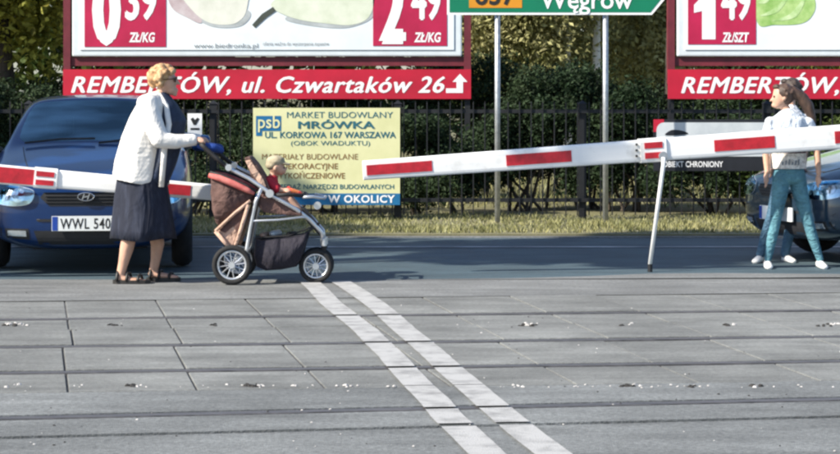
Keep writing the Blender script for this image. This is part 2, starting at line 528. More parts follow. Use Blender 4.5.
# grass on the verge: one mass of blades
def grass(name, x0, x1, y0, y1, n, h0, h1, z, label):
    X = npr.uniform(x0, x1, n); Y = npr.uniform(y0, y1, n)
    dens = .5 + .5*np.sin(X*1.7 + 1)*np.sin(X*.63 + Y*2.1)
    keep = npr.uniform(0, 1, n) < .35 + .65*dens
    X, Y = X[keep], Y[keep]; n = len(X)
    hgt = npr.uniform(h0, h1, n) * (.6 + .8*dens[keep]); a = npr.uniform(0, 2*np.pi, n); w = npr.uniform(.004, .009, n)
    lean = npr.uniform(.1, .8, n) * hgt; la = npr.uniform(0, 2*np.pi, n)
    v = np.empty((n, 3, 3))
    v[:, 0] = np.stack([X - w*np.cos(a), Y - w*np.sin(a), np.full(n, z)], 1)
    v[:, 1] = np.stack([X + w*np.cos(a), Y + w*np.sin(a), np.full(n, z)], 1)
    v[:, 2] = np.stack([X + lean*np.cos(la), Y + lean*np.sin(la), z + hgt], 1)
    me = bpy.data.meshes.new(name)
    me.from_pydata(v.reshape(-1, 3).tolist(), [], np.arange(3*n).reshape(-1, 3).tolist())
    return tag(finish(name, me, M['blade']), label, 'grass', kind='stuff')
grass('grass', -6, 8, YR + .25, 24.5, 46000, .015, .055, .03, 'dry short grass along the roadside strip')
grass('rear_grass', -12, 12, 27.5, 36, 26000, .05, .22, -.05, 'sunlit grass on the ground behind the fence')

# ------------------------------------------------------------------ vegetation
def leaf_mesh(name, cl, n, size, flat=0.0):
    """cl: clumps (x, y, z, rx, ry, rz); leaves as bent diamonds"""
    cl = np.array(cl); wgt = cl[:, 3]*cl[:, 4]*cl[:, 5]; wgt = wgt ** .8; wgt /= wgt.sum()
    k = npr.choice(len(cl), n, p=wgt)
    d = npr.normal(size=(n, 3)); d /= np.linalg.norm(d, axis=1)[:, None]
    rad = npr.uniform(0, 1, n) ** (1/2.2)
    c = cl[k, :3] + d * cl[k, 3:6] * rad[:, None]
    c += npr.normal(size=(n, 3)) * .05
    nrm = npr.normal(size=(n, 3)) + d * .7 + np.array([0, 0, .5]); nrm /= np.linalg.norm(nrm, axis=1)[:, None]
    r = npr.normal(size=(n, 3)); a = np.cross(nrm, r); a /= np.linalg.norm(a, axis=1)[:, None]; b = np.cross(nrm, a)
    s = (size * npr.uniform(.6, 1.4, n))[:, None]
    v = np.stack([c - a*s, c + b*s*.5 + nrm*s*.15, c + a*s, c - b*s*.5 + nrm*s*.15], 1)
    me = bpy.data.meshes.new(name)
    me.from_pydata(v.reshape(-1, 3).tolist(), [], np.arange(4*n).reshape(-1, 4).tolist())
    return me

def tree(name, base, height, trunk_r, crown_c, crown_r, n, size, m, label, cat='tree', group=None, nclump=26, bark='bark', limbs=6, clump=(.28, .5), lean=(0, 0)):
    base = Vector(base); t = thing(name, base, label, cat, group)
    cc = Vector(crown_c); cr = Vector(crown_r)
    cl = []
    for _ in range(nclump):
        d = Vector((rng.gauss(0, 1), rng.gauss(0, 1), rng.gauss(0, 1))).normalized() * rng.uniform(.35, .95)
        r = rng.uniform(*clump)
        cl.append((cc.x + d.x*cr.x, cc.y + d.y*cr.y, cc.z + d.z*cr.z, cr.x*r, cr.y*r, cr.z*r))
    mb = MB()
    top = Vector((cc.x + lean[0], cc.y + lean[1], cc.z + cr.z*.3))
    mid = base.lerp(top, .45) + Vector((rng.uniform(-.1, .1), rng.uniform(-.1, .1), 0)) * height * .15
    mb.tube([base - Vector((0, 0, .1)), base.lerp(mid, .12), base.lerp(mid, .6), mid, mid.lerp(top, .5), top], [trunk_r*1.35, trunk_r, trunk_r*.85, trunk_r*.75, trunk_r*.5, trunk_r*.2], 9)
    for k in range(limbs):
        e = cl[k]; s0 = base.lerp(top, rng.uniform(.35, .75)); s0 = s0 if rng.random() < .3 else mid.lerp(top, rng.uniform(0, .7))
        e = Vector(e[:3]); mm = s0.lerp(e, .5) + Vector((0, 0, .08*height))
        mb.tube([s0, mm, e], [trunk_r*.42, trunk_r*.28, trunk_r*.1], 6)
    mb.build('trunk', M[bark], t, smooth=True)
    finish('crown', leaf_mesh('crown', cl, n, size), M[m], t)
    return t

def shrub(base, w, h, n, size, m, label, depth=None, lift=.15, nclump=14, group=None, name='shrub'):
    base = Vector(base); t = thing(name, base, label, 'shrub', group)
    dp = depth or w*.6
    cl = []
    for _ in range(nclump):
        z = base.z + lift*h + rng.uniform(.05, .88)*h*(1-lift)
        x = base.x + rng.uniform(-.5, .5)*w; y = base.y + rng.uniform(-.5, .5)*dp
        cl.append((x, y, z, w*rng.uniform(.13, .24), dp*.3, h*rng.uniform(.10, .2)))
    mb = MB()
    for k in range(7):
        e = Vector(cl[k][:3]); b = base + Vector((rng.uniform(-.25, .25)*w, rng.uniform(-.1, .1), -.05))
        mb.tube([b, b.lerp(e, .5) + Vector((rng.uniform(-.1, .1), 0, .1)), e], [.022, .016, .006], 5)
    mb.build('stems', M['bark'], t)
    finish('foliage', leaf_mesh('foliage', cl, n, size), M[m], t)
    return t

# trees behind the billboards
rng.seed(21)
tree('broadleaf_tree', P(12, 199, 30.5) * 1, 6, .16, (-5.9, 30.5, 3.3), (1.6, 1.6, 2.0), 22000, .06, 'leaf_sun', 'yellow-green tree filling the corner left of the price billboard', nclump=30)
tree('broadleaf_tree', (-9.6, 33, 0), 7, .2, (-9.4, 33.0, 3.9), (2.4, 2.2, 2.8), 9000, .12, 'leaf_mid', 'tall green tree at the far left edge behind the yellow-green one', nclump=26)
tree('broadleaf_tree', (1.6, 37.5, 0), 6, .17, (1.5, 37.5, 3.3), (2.1, 1.7, 2.3), 42000, .05, 'leaf_olive_sunlit', 'sunlit olive tree between the two billboards, left of the road sign arrow', nclump=40)
tree('broadleaf_tree', (4.3, 39.5, 0), 7, .18, (4.5, 39.5, 3.6), (2.2, 1.8, 2.6), 36000, .055, 'leaf_olive_sunlit', 'sunlit olive tree behind the left edge of the lettuce billboard', nclump=36)
tree('birch_tree', (2.50, 37.2, 0), 6, .075, (2.6, 37.4, 4.9), (.9, .9, 1.3), 4000, .06, 'leaf_olive_sunlit', 'slim birch with a pale trunk, left one of the pair between the billboards', bark='birch', group='pale birches behind the fence', limbs=3)
tree('birch_tree', (2.97, 37.0, 0), 6, .09, (3.05, 37.2, 5.0), (.9, .9, 1.3), 4000, .06, 'leaf_olive_sunlit', 'slim birch with a pale trunk, right one of the pair between the billboards', bark='birch', group='pale birches behind the fence', limbs=3)
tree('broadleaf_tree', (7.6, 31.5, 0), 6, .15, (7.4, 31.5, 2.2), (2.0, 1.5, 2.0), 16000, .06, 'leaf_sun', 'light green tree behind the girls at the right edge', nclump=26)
tree('broadleaf_tree', (3.35, 30.0, 0), 5, .07, (3.5, 30.2, 4.6), (1.2, 1.0, 1.4), 4000, .07, 'leaf_mid', 'thin dark tree trunk against the left post of the lettuce billboard', limbs=4)
# trees standing left of the view; they shade the car, the road and the fruit billboard
rng.seed(5)
for k, (tx, ty_, tz, zc, rx, rz, n) in enumerate(((-3.7, 19.0, 0, 5.6, 1.9, 2.6, 9000), (2.0, 19.9, 0, 10.0, 1.7, 1.4, 8000), (-4.2, 21.6, 0, 7.5, 2.2, 2.2, 9000))):
    back = (zc - tz)/math.tan(SUN_EL)          # where a crown must stand to shade that spot
    x, y, h = tx - back*math.cos(SUN_AZ), ty_ - back*math.sin(SUN_AZ), zc + rz
    tree('broadleaf_tree', (x, y, 0), h, .2, (x, y, zc), (rx, rx, rz), n, .17, 'leaf_mid', ('lowest roadside tree left of the blue car beyond the picture edge', 'tallest roadside tree left of the blue car beyond the picture edge', 'middle-sized roadside tree left of the blue car beyond the picture edge')[k], group='roadside trees left of the car', nclump=34)

# shrubs along the fence
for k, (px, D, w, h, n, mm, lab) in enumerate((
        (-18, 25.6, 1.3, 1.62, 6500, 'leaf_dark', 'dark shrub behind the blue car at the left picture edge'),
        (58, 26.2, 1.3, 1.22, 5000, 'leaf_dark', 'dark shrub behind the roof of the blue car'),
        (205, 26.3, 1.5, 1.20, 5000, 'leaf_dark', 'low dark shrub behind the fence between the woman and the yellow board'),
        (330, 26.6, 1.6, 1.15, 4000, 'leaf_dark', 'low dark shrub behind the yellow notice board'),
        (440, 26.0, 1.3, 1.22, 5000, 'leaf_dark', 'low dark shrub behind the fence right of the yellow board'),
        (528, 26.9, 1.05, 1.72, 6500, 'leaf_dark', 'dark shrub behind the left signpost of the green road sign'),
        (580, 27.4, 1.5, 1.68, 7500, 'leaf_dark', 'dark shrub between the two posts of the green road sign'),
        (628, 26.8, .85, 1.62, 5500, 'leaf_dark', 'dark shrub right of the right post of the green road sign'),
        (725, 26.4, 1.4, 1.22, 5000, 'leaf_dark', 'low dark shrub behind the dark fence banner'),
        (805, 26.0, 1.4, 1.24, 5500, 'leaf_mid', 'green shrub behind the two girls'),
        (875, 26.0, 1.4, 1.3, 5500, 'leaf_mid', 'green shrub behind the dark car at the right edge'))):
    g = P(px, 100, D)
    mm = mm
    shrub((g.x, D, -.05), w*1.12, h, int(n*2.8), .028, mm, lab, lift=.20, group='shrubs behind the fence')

hg = thing('hedge', (0, 30.2, 0), 'dark ragged hedge running behind the billboard posts', 'hedge')
cl = []
for k in range(150):
    x = -7.5 + 16*k/150 + rng.uniform(-.1, .1); hh = 1.55 + .25*math.sin(x*1.3) + .15*math.sin(x*3.1)
    for _ in range(2): cl.append((x, 30.2 + rng.uniform(-.4, .4), rng.uniform(.75, hh), rng.uniform(.18, .35), .35, rng.uniform(.16, .3)))
finish('foliage', leaf_mesh('foliage', cl, 110000, .032), M['leaf_dark'], hg)
for k in range(26):
    x = -7.3 + 15.6*k/26 + rng.uniform(-.2, .2); zb = .9 + rng.uniform(0, .4)
    MB().tube([(x, 30.2, -.06), (x + rng.uniform(-.1, .1), 30.2, .5), (x + rng.uniform(-.2, .2), 30.1, zb)], [.035, .028, .012], 6).build('stem', M['bark'], hg)
cl = []
for k in range(170):
    x = -26 + 60*rng.random(); d = rng.uniform(50, 58)
    cl.append((x, d, rng.uniform(.5, 8.5), rng.uniform(1.2, 2.4), 1.5, rng.uniform(1, 2)))
tag(finish('far_wood', leaf_mesh('far_wood', cl, 60000, .22), M['leaf_mid']), 'distant green wood closing the view behind the billboards', 'wood', kind='stuff')

# ------------------------------------------------------------------ fence
DF = 23.75
fx0, fx1 = -6.3, 6.9
fn = thing('fence', (0, DF, 0), 'dark metal picket fence running behind the grass strip', 'fence')
zt = P(0, 104, DF).z
for z in (.22, zt - .10):
    MB().box((fx0, DF + .012, z), (fx1, DF + .05, z + .04)).build('rail', M['dark_metal'], fn)
pk = MB().box((-.006, -.008, .08), (.006, .008, zt)).add([(-.006, -.008, zt), (.006, -.008, zt), (.006, .008, zt), (-.006, .008, zt), (0, 0, zt + .035)], [(0, 1, 4), (1, 2, 4), (2, 3, 4), (3, 0, 4)]).mesh('picket')
pk.materials.append(M['dark_metal'])
x = fx0
while x < fx1:
    o = bpy.data.objects.new('picket', pk); COL.objects.link(o); o.parent = fn; o.location = (x, 0, 0)
    x += .125
ps = MB().box((-.04, -.03, -.05), (.04, .05, zt)).add([(-.05, -.04, zt), (.05, -.04, zt), (.05, .06, zt), (-.05, .06, zt), (0, .01, zt + .04)], [(0, 1, 4), (1, 2, 4), (2, 3, 4), (3, 0, 4), (0, 3, 2, 1)]).mesh('post')
ps.materials.append(M['dark_metal'])
x = fx0 + .06
while x < fx1:
    o = bpy.data.objects.new('post', ps); COL.objects.link(o); o.parent = fn; o.location = (x, .08, 0)
    x += 2.0

# ------------------------------------------------------------------ billboards
M['bb_frame'] = mat('billboard_frame', (0.13, 0.016, 0.026), 0.5, var=.2, scale=6)
M['bb_trim'] = mat('billboard_trim', (0.62, 0.68, 0.72), 0.4, var=.06, scale=6)
M['bb_paper'] = mat('billboard_paper', (0.64, 0.72, 0.78), 0.5, c2=(0.78, 0.82, 0.85), scale=.8)
M['bb_red'] = mat('print_red', (0.37, 0.006, 0.05), 0.5, c2=(0.48, 0.010, 0.07), scale=2)
M['strip_red'] = mat('banner_red', (0.36, 0.006, 0.026), 0.5, c2=(0.50, 0.008, 0.035), scale=1.5)
M['print_white'] = mat('print_white', (0.80, 0.80, 0.82), 0.5, var=.03)
M['print_grey'] = mat('print_grey', (0.16, 0.18, 0.2), 0.6, var=.1)
M['pear'] = mat('print_pear', (0.50, 0.56, 0.42), 0.5, c2=(0.74, 0.77, 0.66), scale=2.2, lo=.3, hi=.7)
M['apple'] = mat('print_apple', (0.56, 0.58, 0.50), 0.5, c2=(0.78, 0.78, 0.72), scale=2.0, lo=.3, hi=.7)
M['fruit_shadow'] = mat('print_fruit_shadow', (0.30, 0.33, 0.34), 0.5, c2=(0.48, 0.52, 0.54), scale=3)
M['apple_blush'] = mat('print_blush', (0.40, 0.30, 0.32), 0.5, c2=(0.58, 0.52, 0.54), scale=3)
M['stem'] = mat('print_stem', (0.05, 0.06, 0.05), 0.6)
M['lettuce'] = mat('print_lettuce', (0.20, 0.40, 0.08), 0.5, c2=(0.50, 0.66, 0.28), scale=5, lo=.3, hi=.7)
DB = 28.6
def flat(poly, D, m, name, parent):
    me = bpy.data.meshes.new(name)
    me.from_pydata([P(x, y, D) for x, y in poly], [], [tuple(range(len(poly)))])
    return finish(name, me, m, parent)
def spline(pts, n=6):
    out = []; N = len(pts)
    for i in range(N):
        p0, p1, p2, p3 = pts[i-1], pts[i], pts[(i+1) % N], pts[(i+2) % N]
        for k in range(n):
            t = k / n
            out.append(tuple(.5*((2*b) + (-a + c)*t + (2*a - 5*b + 4*c - d)*t*t + (-a + 3*b - 3*c + d)*t**3) for a, b, c, d in zip(p0, p1, p2, p3)))
    return out
def billboard(x0, x1, label, boxes):
    b = thing('billboard', (P((x0 + x1)/2, 0, DB).x, DB, 0), label, 'billboard', 'billboards behind the fence')
    ytop = -118
    panel(x0, x1, ytop, 56.5, DB, .12, M['bb_trim'], 'frame', b, bevel=.02)
    panel(x0 + 8, x1 - 8, ytop + 8, 50, DB - .012, .012, M['bb_paper'], 'poster', b)
    for xa, xb in ((x0 - 9, x0 - 2), (x1 + 2, x1 + 9)):
        a, c = P(xa, 60, DB), P(xb, 60, DB)
        zc_ = P(0, 84, DB).z
        MB().box((a.x, DB + .02, zc_), (c.x, DB + .16, P(0, ytop, DB).z)).build('post', M['bb_frame'], b)
        MB().box((a.x + .01, DB + .03, -.05), (c.x - .01, DB + .15, zc_)).build('post_base', M['dark_metal'], b)
    a, c = P(x0 - 2, 66, DB), P(x1 + 2, 57, DB)
    MB().box((a.x, DB + .05, a.z), (c.x, DB + .11, c.z)).build('lower_beam', M['bb_frame'], b)
    panel(x0 - 9, x1 + 9, 69.5, 99, DB - .02, .03, M['strip_red'], 'address_strip', b)
    for (xa, xb, yb, big, bx, small, sx, unit, ux) in boxes:
        panel(xa, xb, -40, yb, DB - .018, .005, M['bb_red'], 'price_box', b)
        lettering(big, bx[0], bx[1], -22, yb - 5, DB - .018, M['print_white'], b, bold=.06 if big != '1' else 0)
        lettering(small, sx[0], sx[1], -18, 19, DB - .018, M['print_white'], b, bold=.04)
        lettering(unit, ux[0], ux[1], 33, 42, DB - .018, M['print_white'], b, bold=.03, shear=.15)
    return b
bl = billboard(72, 462, 'fruit billboard with 0,39 and 2,49 price boxes above a red address strip',
               [(84.5, 166, 47, '0', (92, 121), '39', (125, 157), 'ZŁ/KG', (129, 155)), (373, 447, 46, '2', (379, 406), '49', (411, 441), 'ZŁ/KG', (414, 441))])
DP = DB - .016
flat(spline([(186, 10), (205, 24), (224, 28), (243, 25), (250, 12), (225, 0), (195, -8)]), DP, M['fruit_shadow'], 'fruit_shadow', bl)
flat(spline([(168, -10), (172, 8), (186, 17), (202, 22), (190, -10)]), DP - .001, M['apple_blush'], 'apple_blush', bl)
flat(spline([(180, -8), (190, 8), (205, 21), (222, 25), (238, 22), (247, 8), (248, -30), (215, -50), (182, -30)]), DP - .002, M['apple'], 'apple', bl)
flat(spline([(285, 19), (300, 24), (330, 28), (352, 27), (372, 18), (372, 4), (330, 14), (300, 12)]), DP, M['fruit_shadow'], 'fruit_shadow', bl)
flat(spline([(271, 4), (278, 12), (300, 20), (330, 24), (352, 25), (369, 17), (374, -5), (360, -25), (310, -18), (282, -4)]), DP - .002, M['pear'], 'pear', bl)
flat([(252, 25), (255, 28), (266, 18), (276, 11), (273, 7), (262, 14)], DP - .003, M['stem'], 'pear_stem', bl)
lettering('www.biedronka.pl', 194, 258, 43.5, 48, DP, M['print_grey'], bl)
lettering('oferta ważna do wyczerpania zapasów', 263, 329, 42.0, 45.5, DP, M['print_grey'], bl)
lettering('REMBERTÓW, ul. Czwartaków 26', 71, 445, 77, 92.5, DB - .02, M['print_white'], bl, bold=.028, shear=.28, spacing=1.08)
flat([(446, 93), (446, 88.5), (456.5, 88.5), (456.5, 82), (452.5, 82), (460, 74), (467.5, 82), (463, 82), (463, 93)], DB - .023, M['print_white'], 'arrow', bl)
br = billboard(677, 1067, 'lettuce billboard with a 1,49 price box at the right picture edge',
               [(688, 756, 44.5, '1', (702, 715.5), '49', (721, 751), 'ZŁ/SZT', (722, 749))])
flat([(694, 5), (698, 1), (703, -8), (703, 11), (694, 13)], DB - .0215, M['print_white'], 'numeral_flag', br)
flat(spline([(757, 22), (775, 25), (800, 24), (812, 16), (815, 0), (800, -30), (757, -30)]), DP, M['lettuce'], 'lettuce', br)
M['fold'] = mat('print_leaf_fold', (0.30, 0.50, 0.16), 0.5, c2=(0.60, 0.74, 0.42), scale=6)
for q in ([(760, 16), (775, 8), (790, -6), (778, 12)], [(772, 21), (790, 14), (806, -4), (796, 17)], [(758, 3), (768, -4), (775, -14), (768, 2)]):
    flat(spline(q), DP - .002, M['fold'], 'leaf_fold', br)
lettering('REMBERTÓW, ul. Czwartaków 26', 681, 1050, 77.5, 93, DB - .02, M['print_white'], br, bold=.028, shear=.28, spacing=1.08)

# ------------------------------------------------------------------ green direction sign
DS = gD(225.5)
M['sign_green'] = mat('sign_green', (0.0, 0.17, 0.085), 0.4, var=.06, scale=4)
M['sign_orange'] = mat('sign_orange', (0.62, 0.25, 0.012), 0.4, var=.06, scale=4)
M['black'] = mat('black_print', (0.015, 0.015, 0.015), 0.5)
ds = thing('direction_sign', (P(550, 0, DS).x, DS, 0), 'green arrow-shaped road sign on two grey posts', 'road sign')
yt_, yb_ = -26, 15
def arrow(i): return [(447 + i, yt_ + i), (655 - i*.4, yt_ + i), (668 - i*1.3, (yt_ + yb_)/2), (655 - i*.4, yb_ - i), (447 + i, yb_ - i)]
arrow_w = [(447, yt_), (652, yt_), (669, -5.5), (652, yb_), (447, yb_)]
arrow_g = [(449.5, yt_ + 2.5), (650.5, yt_ + 2.5), (665, -5.5), (650.5, yb_ - 2.5), (449.5, yb_ - 2.5)]
MB().prism([P(x, y, DS - .05) for x, y in arrow_w], (0, .012, 0)).build('border', M['white'], ds)
flat(arrow_g, DS - .053, M['sign_green'], 'green_face', ds)
panel(469, 522, -19, 8, DS - .056, .002, M['sign_orange'], 'number_plate', ds)
lettering('637', 475, 516, -14, 4.5, DS - .057, M['black'], ds, bold=.02)
lettering('Wegrów', 540, 633, -9.5, 8.5, DS - .054, M['print_white'], ds, bold=.012)
flat([(574.5, 8), (577.5, 8.2), (575.6, 10.2), (576.0, 11.6), (578.6, 11.2), (578.2, 12.8), (574.6, 13.4), (573.0, 11.4)], DS - .0575, M['print_white'], 'ogonek', ds)
for x in (497.5, 605.5):
    a = P(x, 225.5, DS); MB().tube([(a.x, DS, -.05), (a.x, DS, P(0, yt_ + 4, DS).z)], .03, 12).build('post', M['galv'], ds, smooth=True)
    for z in (-18, 6):
        zz = P(0, z, DS).z; MB().box((a.x - .05, DS - .037, zz - .02), (a.x + .05, DS + .035, zz + .02)).build('bracket', M['galv'], ds)

# ------------------------------------------------------------------ boards on the fence
DY = DF - .10
M['yb'] = mat('board_yellow', (0.58, 0.58, 0.31), 0.5, c2=(0.69, 0.68, 0.40), scale=1.5)
M['teal_ink'] = mat('print_teal', (0.02, 0.12, 0.16), 0.5)
M['brown_ink'] = mat('print_brown', (0.24, 0.13, 0.04), 0.5)
M['blue_ink'] = mat('print_blue', (0.008, 0.13, 0.30), 0.5, var=.1)
yb = thing('advertising_board', (P(326, 0, DY).x, DY, 0), 'pale yellow builders market board hung on the fence', 'board')
panel(253, 400, 108, 205, DY, .02, M['yb'], 'panel', yb)
panel(253, 400, 193.5, 205, DY - .003, .002, M['blue_ink'], 'blue_strip', yb)
flat([(256, 116), (281, 116), (281, 131), (262, 131), (262, 136), (256, 136)], DY - .003, M['blue_ink'], 'logo_block', yb)
lettering('psb', 258, 280, 115.5, 128, DY - .004, M['yb'], yb, bold=.01)
for s, x0, x1, y0, y1, mm, bd in (('MARKET BUDOWLANY', 287, 393, 112, 118, 'teal_ink', 0), ('MRÓWKA', 298, 375, 121.5, 128.5, 'teal_ink', .03),
        ('UL. KORKOWA 167 WARSZAWA', 265, 396, 132, 138, 'teal_ink', .02), ('(OBOK WIADUKTU)', 291, 370, 141, 145.5, 'teal_ink', 0),
        ('MATERIAŁY BUDOWLANE', 262, 358, 154, 159.5, 'brown_ink', 0), ('DEKORACYJNE', 282, 338, 163.5, 169, 'brown_ink', .01),
        ('WYKOŃCZENIOWE', 275, 345, 173, 178.5, 'brown_ink', .01), ('SPRZEDAŻ NARZĘDZI BUDOWLANYCH', 268, 394, 184.5, 189, 'teal_ink', .01)):
    lettering(s, x0, x1, y0, y1, DY, M[mm], yb, bold=bd)
lettering('W OKOLICY', 328, 395, 195.5, 202.5, DY - .003, M['print_white'], yb, bold=.03, spacing=1.1)
for x in (262, 392):
    a = P(x, 100, DY); MB().box((a.x - .02, DY + .021, .2), (a.x + .02, DY + .05, P(0, 110, DY).z)).build('backing_slat', M['dark_metal'], yb)

M['banner_dark'] = mat('banner_dark', (0.012, 0.013, 0.018), 0.5, var=.2)
M['banner_grey'] = mat('banner_grey', (0.42, 0.46, 0.50), 0.45, c2=(0.60, 0.63, 0.66), scale=1.6)
bn = thing('fence_banner', (P(715, 0, DY).x, DY, 0), 'dark fence banner with a pale rounded panel and white lettering below', 'banner')
panel(653.5, 776, 119.5, 171, DY, .015, M['banner_dark'], 'sheet', bn)
panel(653.5, 664, 119.5, 132, DY - .003, .002, M['strip_red'], 'red_corner', bn)
rr = []
for cx, cy, a0 in ((768, 130, -90), (768, 149, 0), (664, 149, 90), (664, 130, 180)):
    for k in range(5):
        t = R(a0 + k*22.5); rr.append((cx + 7.5*math.cos(t), cy + 7.5*math.sin(t)))
flat(rr, DY - .006, M['banner_grey'], 'pale_panel', bn)
flat(spline([(665, 135), (672, 130), (683, 131), (688, 134), (676, 135.5)]), DY - .008, M['banner_dark'], 'car_silhouette', bn)
lettering('OBIEKT CHRONIONY', 663, 723, 161.5, 167, DY, M['print_white'], bn, bold=.015)

nb = thing('notice_sign', (P(195, 0, DY).x, DY, 0), 'small white notice with a black mark on the fence beside the woman', 'notice')
panel(187.5, 202, 113.5, 136, DY, .01, M['white'], 'plate', nb)
flat([(190.5, 119), (193, 117.5), (195, 120), (197.5, 117.5), (199.5, 119), (196, 125), (193.5, 125)], DY - .003, M['black'], 'mark', nb)
flat([(190.5, 128), (199.5, 128), (199.5, 130), (190.5, 130)], DY - .003, M['black'], 'mark', nb)

# ------------------------------------------------------------------ level crossing booms
def boomD(X): return 17.02 + .1494 * X
def BP(x, y):
    # point on the boom line seen at pixel (x, y)
    k = (x - 420) / F; D = 17.02 / (1 - .1494 * k); return P(x, y, D)
def boom(name, label, A, B, wa, wb, reds, bars, sleeve):
    """A tip, B base (pixels of the centre line); wa, wb depths in metres"""
    a, b = BP(*A), BP(*B)
    t = thing(name, (a.x, a.y, 0), label, 'barrier', 'level crossing barrier booms')
    d = (b - a); Ln = d.length; d.normalize(); n = Vector((-d.y, d.x, 0)).normalized()
    n = n if n.y < 0 else -n           # towards the camera
    up = d.cross(n); up = up if up.z > 0 else -up
    def at(f): return a + d * (f * Ln)
    def half(f): return (wa + (wb - wa) * f) / 2
    rings = []
    for f in (0, .25, .5, .75, 1):
        h = half(f); w = .03 + .012*f; c = at(f); r = []
        for k in range(16):
            tt = 2*math.pi*k/16; cx, cz = math.cos(tt), math.sin(tt)
            sx = math.copysign(abs(cx)**.45, cx); sz = math.copysign(abs(cz)**.45, cz)
            r.append(c + n*(w*sx) + up*(h*sz))
        rings.append(r)
    MB().loft(rings).build('pole', M['boom_white'], t, smooth=False)
    def fr(x): return (x - A[0]) / (B[0] - A[0])
    for x0, x1, k in reds:
        f0, f1 = fr(x0), fr(x1)
        for side in (1, -1):
            vs = []
            for f, s_ in ((f0, -1), (f1, -1), (f1, 1), (f0, 1)):
                vs.append(at(f) + n*side*(.0335 + .012*f) + up*(s_*half(f)*k))
            MB().prism(vs, n*(-side*.004)).build('red_panel', M['boom_red'], t)
    for x0, x1 in bars:
        f0, f1 = fr(x0), fr(x1)
        for lo, hi in ((-.72, -.18), (.18, .72)):
            vs = [at(f) + n*(.0475 + .012*f) + up*(s_*half(f)) for f, s_ in ((f0, lo), (f1, lo), (f1, hi), (f0, hi))]
            MB().prism(vs, -n*.004).build('red_bar', M['boom_red'], t)
    for x0, x1 in sleeve:
        f0, f1 = fr(x0), fr(x1); r = []
        for f in (f0, f1):
            h = half(f) + .008; w = .043 + .012*f; c = at(f); q = []
            for k in range(16):
                tt = 2*math.pi*k/16; cx, cz = math.cos(tt), math.sin(tt)
                q.append(c + n*(w*math.copysign(abs(cx)**.35, cx)) + up*(h*math.copysign(abs(cz)**.35, cz)))
            r.append(q)
        MB().loft(r).build('sleeve', M['boom_white'], t)
    return t, a, at, fr, n
rb, a, at, fr, n = boom('barrier_boom', 'white boom with red panels crossing in front of the girls, with a hanging support leg', (363, 170.5), (960, 128.5), .150, .205,
    [(366, 429, .52), (501, 565, .52), (707, 768, .5), (829, 893, .5)], [(637, 655)], [(633, 659)])
c = at(fr(655)); foot = BP(650, 272); foot.z = 0.0
leg = MB(); leg.tube([c + n*.07 + Vector((0, 0, -.06)), c + n*.07 + Vector((0, 0, -.12)), Vector((foot.x, foot.y, .06))], .017, 10)
leg.build('support_leg', M['boom_white'], rb, smooth=True)
MB().tube([Vector((foot.x, foot.y, .062)), Vector((foot.x, foot.y, 0.0))], .02, 10).build('foot', M['dark_metal'], rb)
mb = MB().disc(c + n*.062 + Vector((0, 0, -.05)), n, .035, .02).build('hinge', M['galv'], rb)
for k in range(3):
    q = at(fr(630)); MB().box((q.x - .008, q.y - .049, q.z + .045 - .045*k), (q.x + .008, q.y - .040, q.z + .062 - .045*k)).build('bolt', M['dark_metal'], rb)
lb, a2, at2, fr2, n2 = boom('barrier_boom', 'shaded white and red boom running behind the woman in front of the blue car', (213.5, 192.5), (-140, 162.5), .122, .165,
    [(166, 190, .62), (-90, 33, .8)], [(34, 52)], [(32, 55)])

# ------------------------------------------------------------------ cars
M['blue_paint'] = mat('blue_car_paint', (0.002, 0.022, 0.095), 0.3, metal=0.0, var=.08, scale=3, coat=.55, spec=.35)
M['navy_paint'] = mat('navy_car_paint', (0.022, 0.045, 0.075), 0.28, metal=0.25, var=.08, scale=3, coat=1.0)
M['glass'] = glass_mat('car_glass', (0.62, 0.88, 0.92), .20)
M['lamp_glass'] = glass_mat('lamp_glass', (0.93, 0.96, 0.98), .06)
M['rubber'] = mat('tyre_rubber', (0.012, 0.012, 0.013), 0.85, var=.3, scale=30)
M['trim'] = mat('black_plastic', (0.014, 0.015, 0.018), 0.6, var=.2, scale=20)
M['rim'] = mat('silver_rim', (0.45, 0.46, 0.48), 0.35, metal=.8, var=.1)
M['chrome'] = mat('chrome', (0.75, 0.77, 0.8), 0.12, metal=1.0, var=.04)
M['reflector'] = mat('lamp_reflector', (0.62, 0.68, 0.72), 0.18, metal=.75, var=.1, scale=20)
M['seat_cloth'] = mat('seat_cloth', (0.035, 0.045, 0.06), 0.9, var=.3, scale=30)
M['plate'] = mat('plate_white', (0.70, 0.73, 0.74), 0.35, var=.04)
M['eu_blue'] = mat('plate_blue', (0.01, 0.05, 0.3), 0.4)
M['orange_lamp'] = mat('orange_lamp', (0.5, 0.14, 0.01), 0.2)

def evaluated(ob):
    dg = bpy.context.evaluated_depsgraph_get(); dg.update()
    return bpy.data.meshes.new_from_object(ob.evaluated_get(dg))

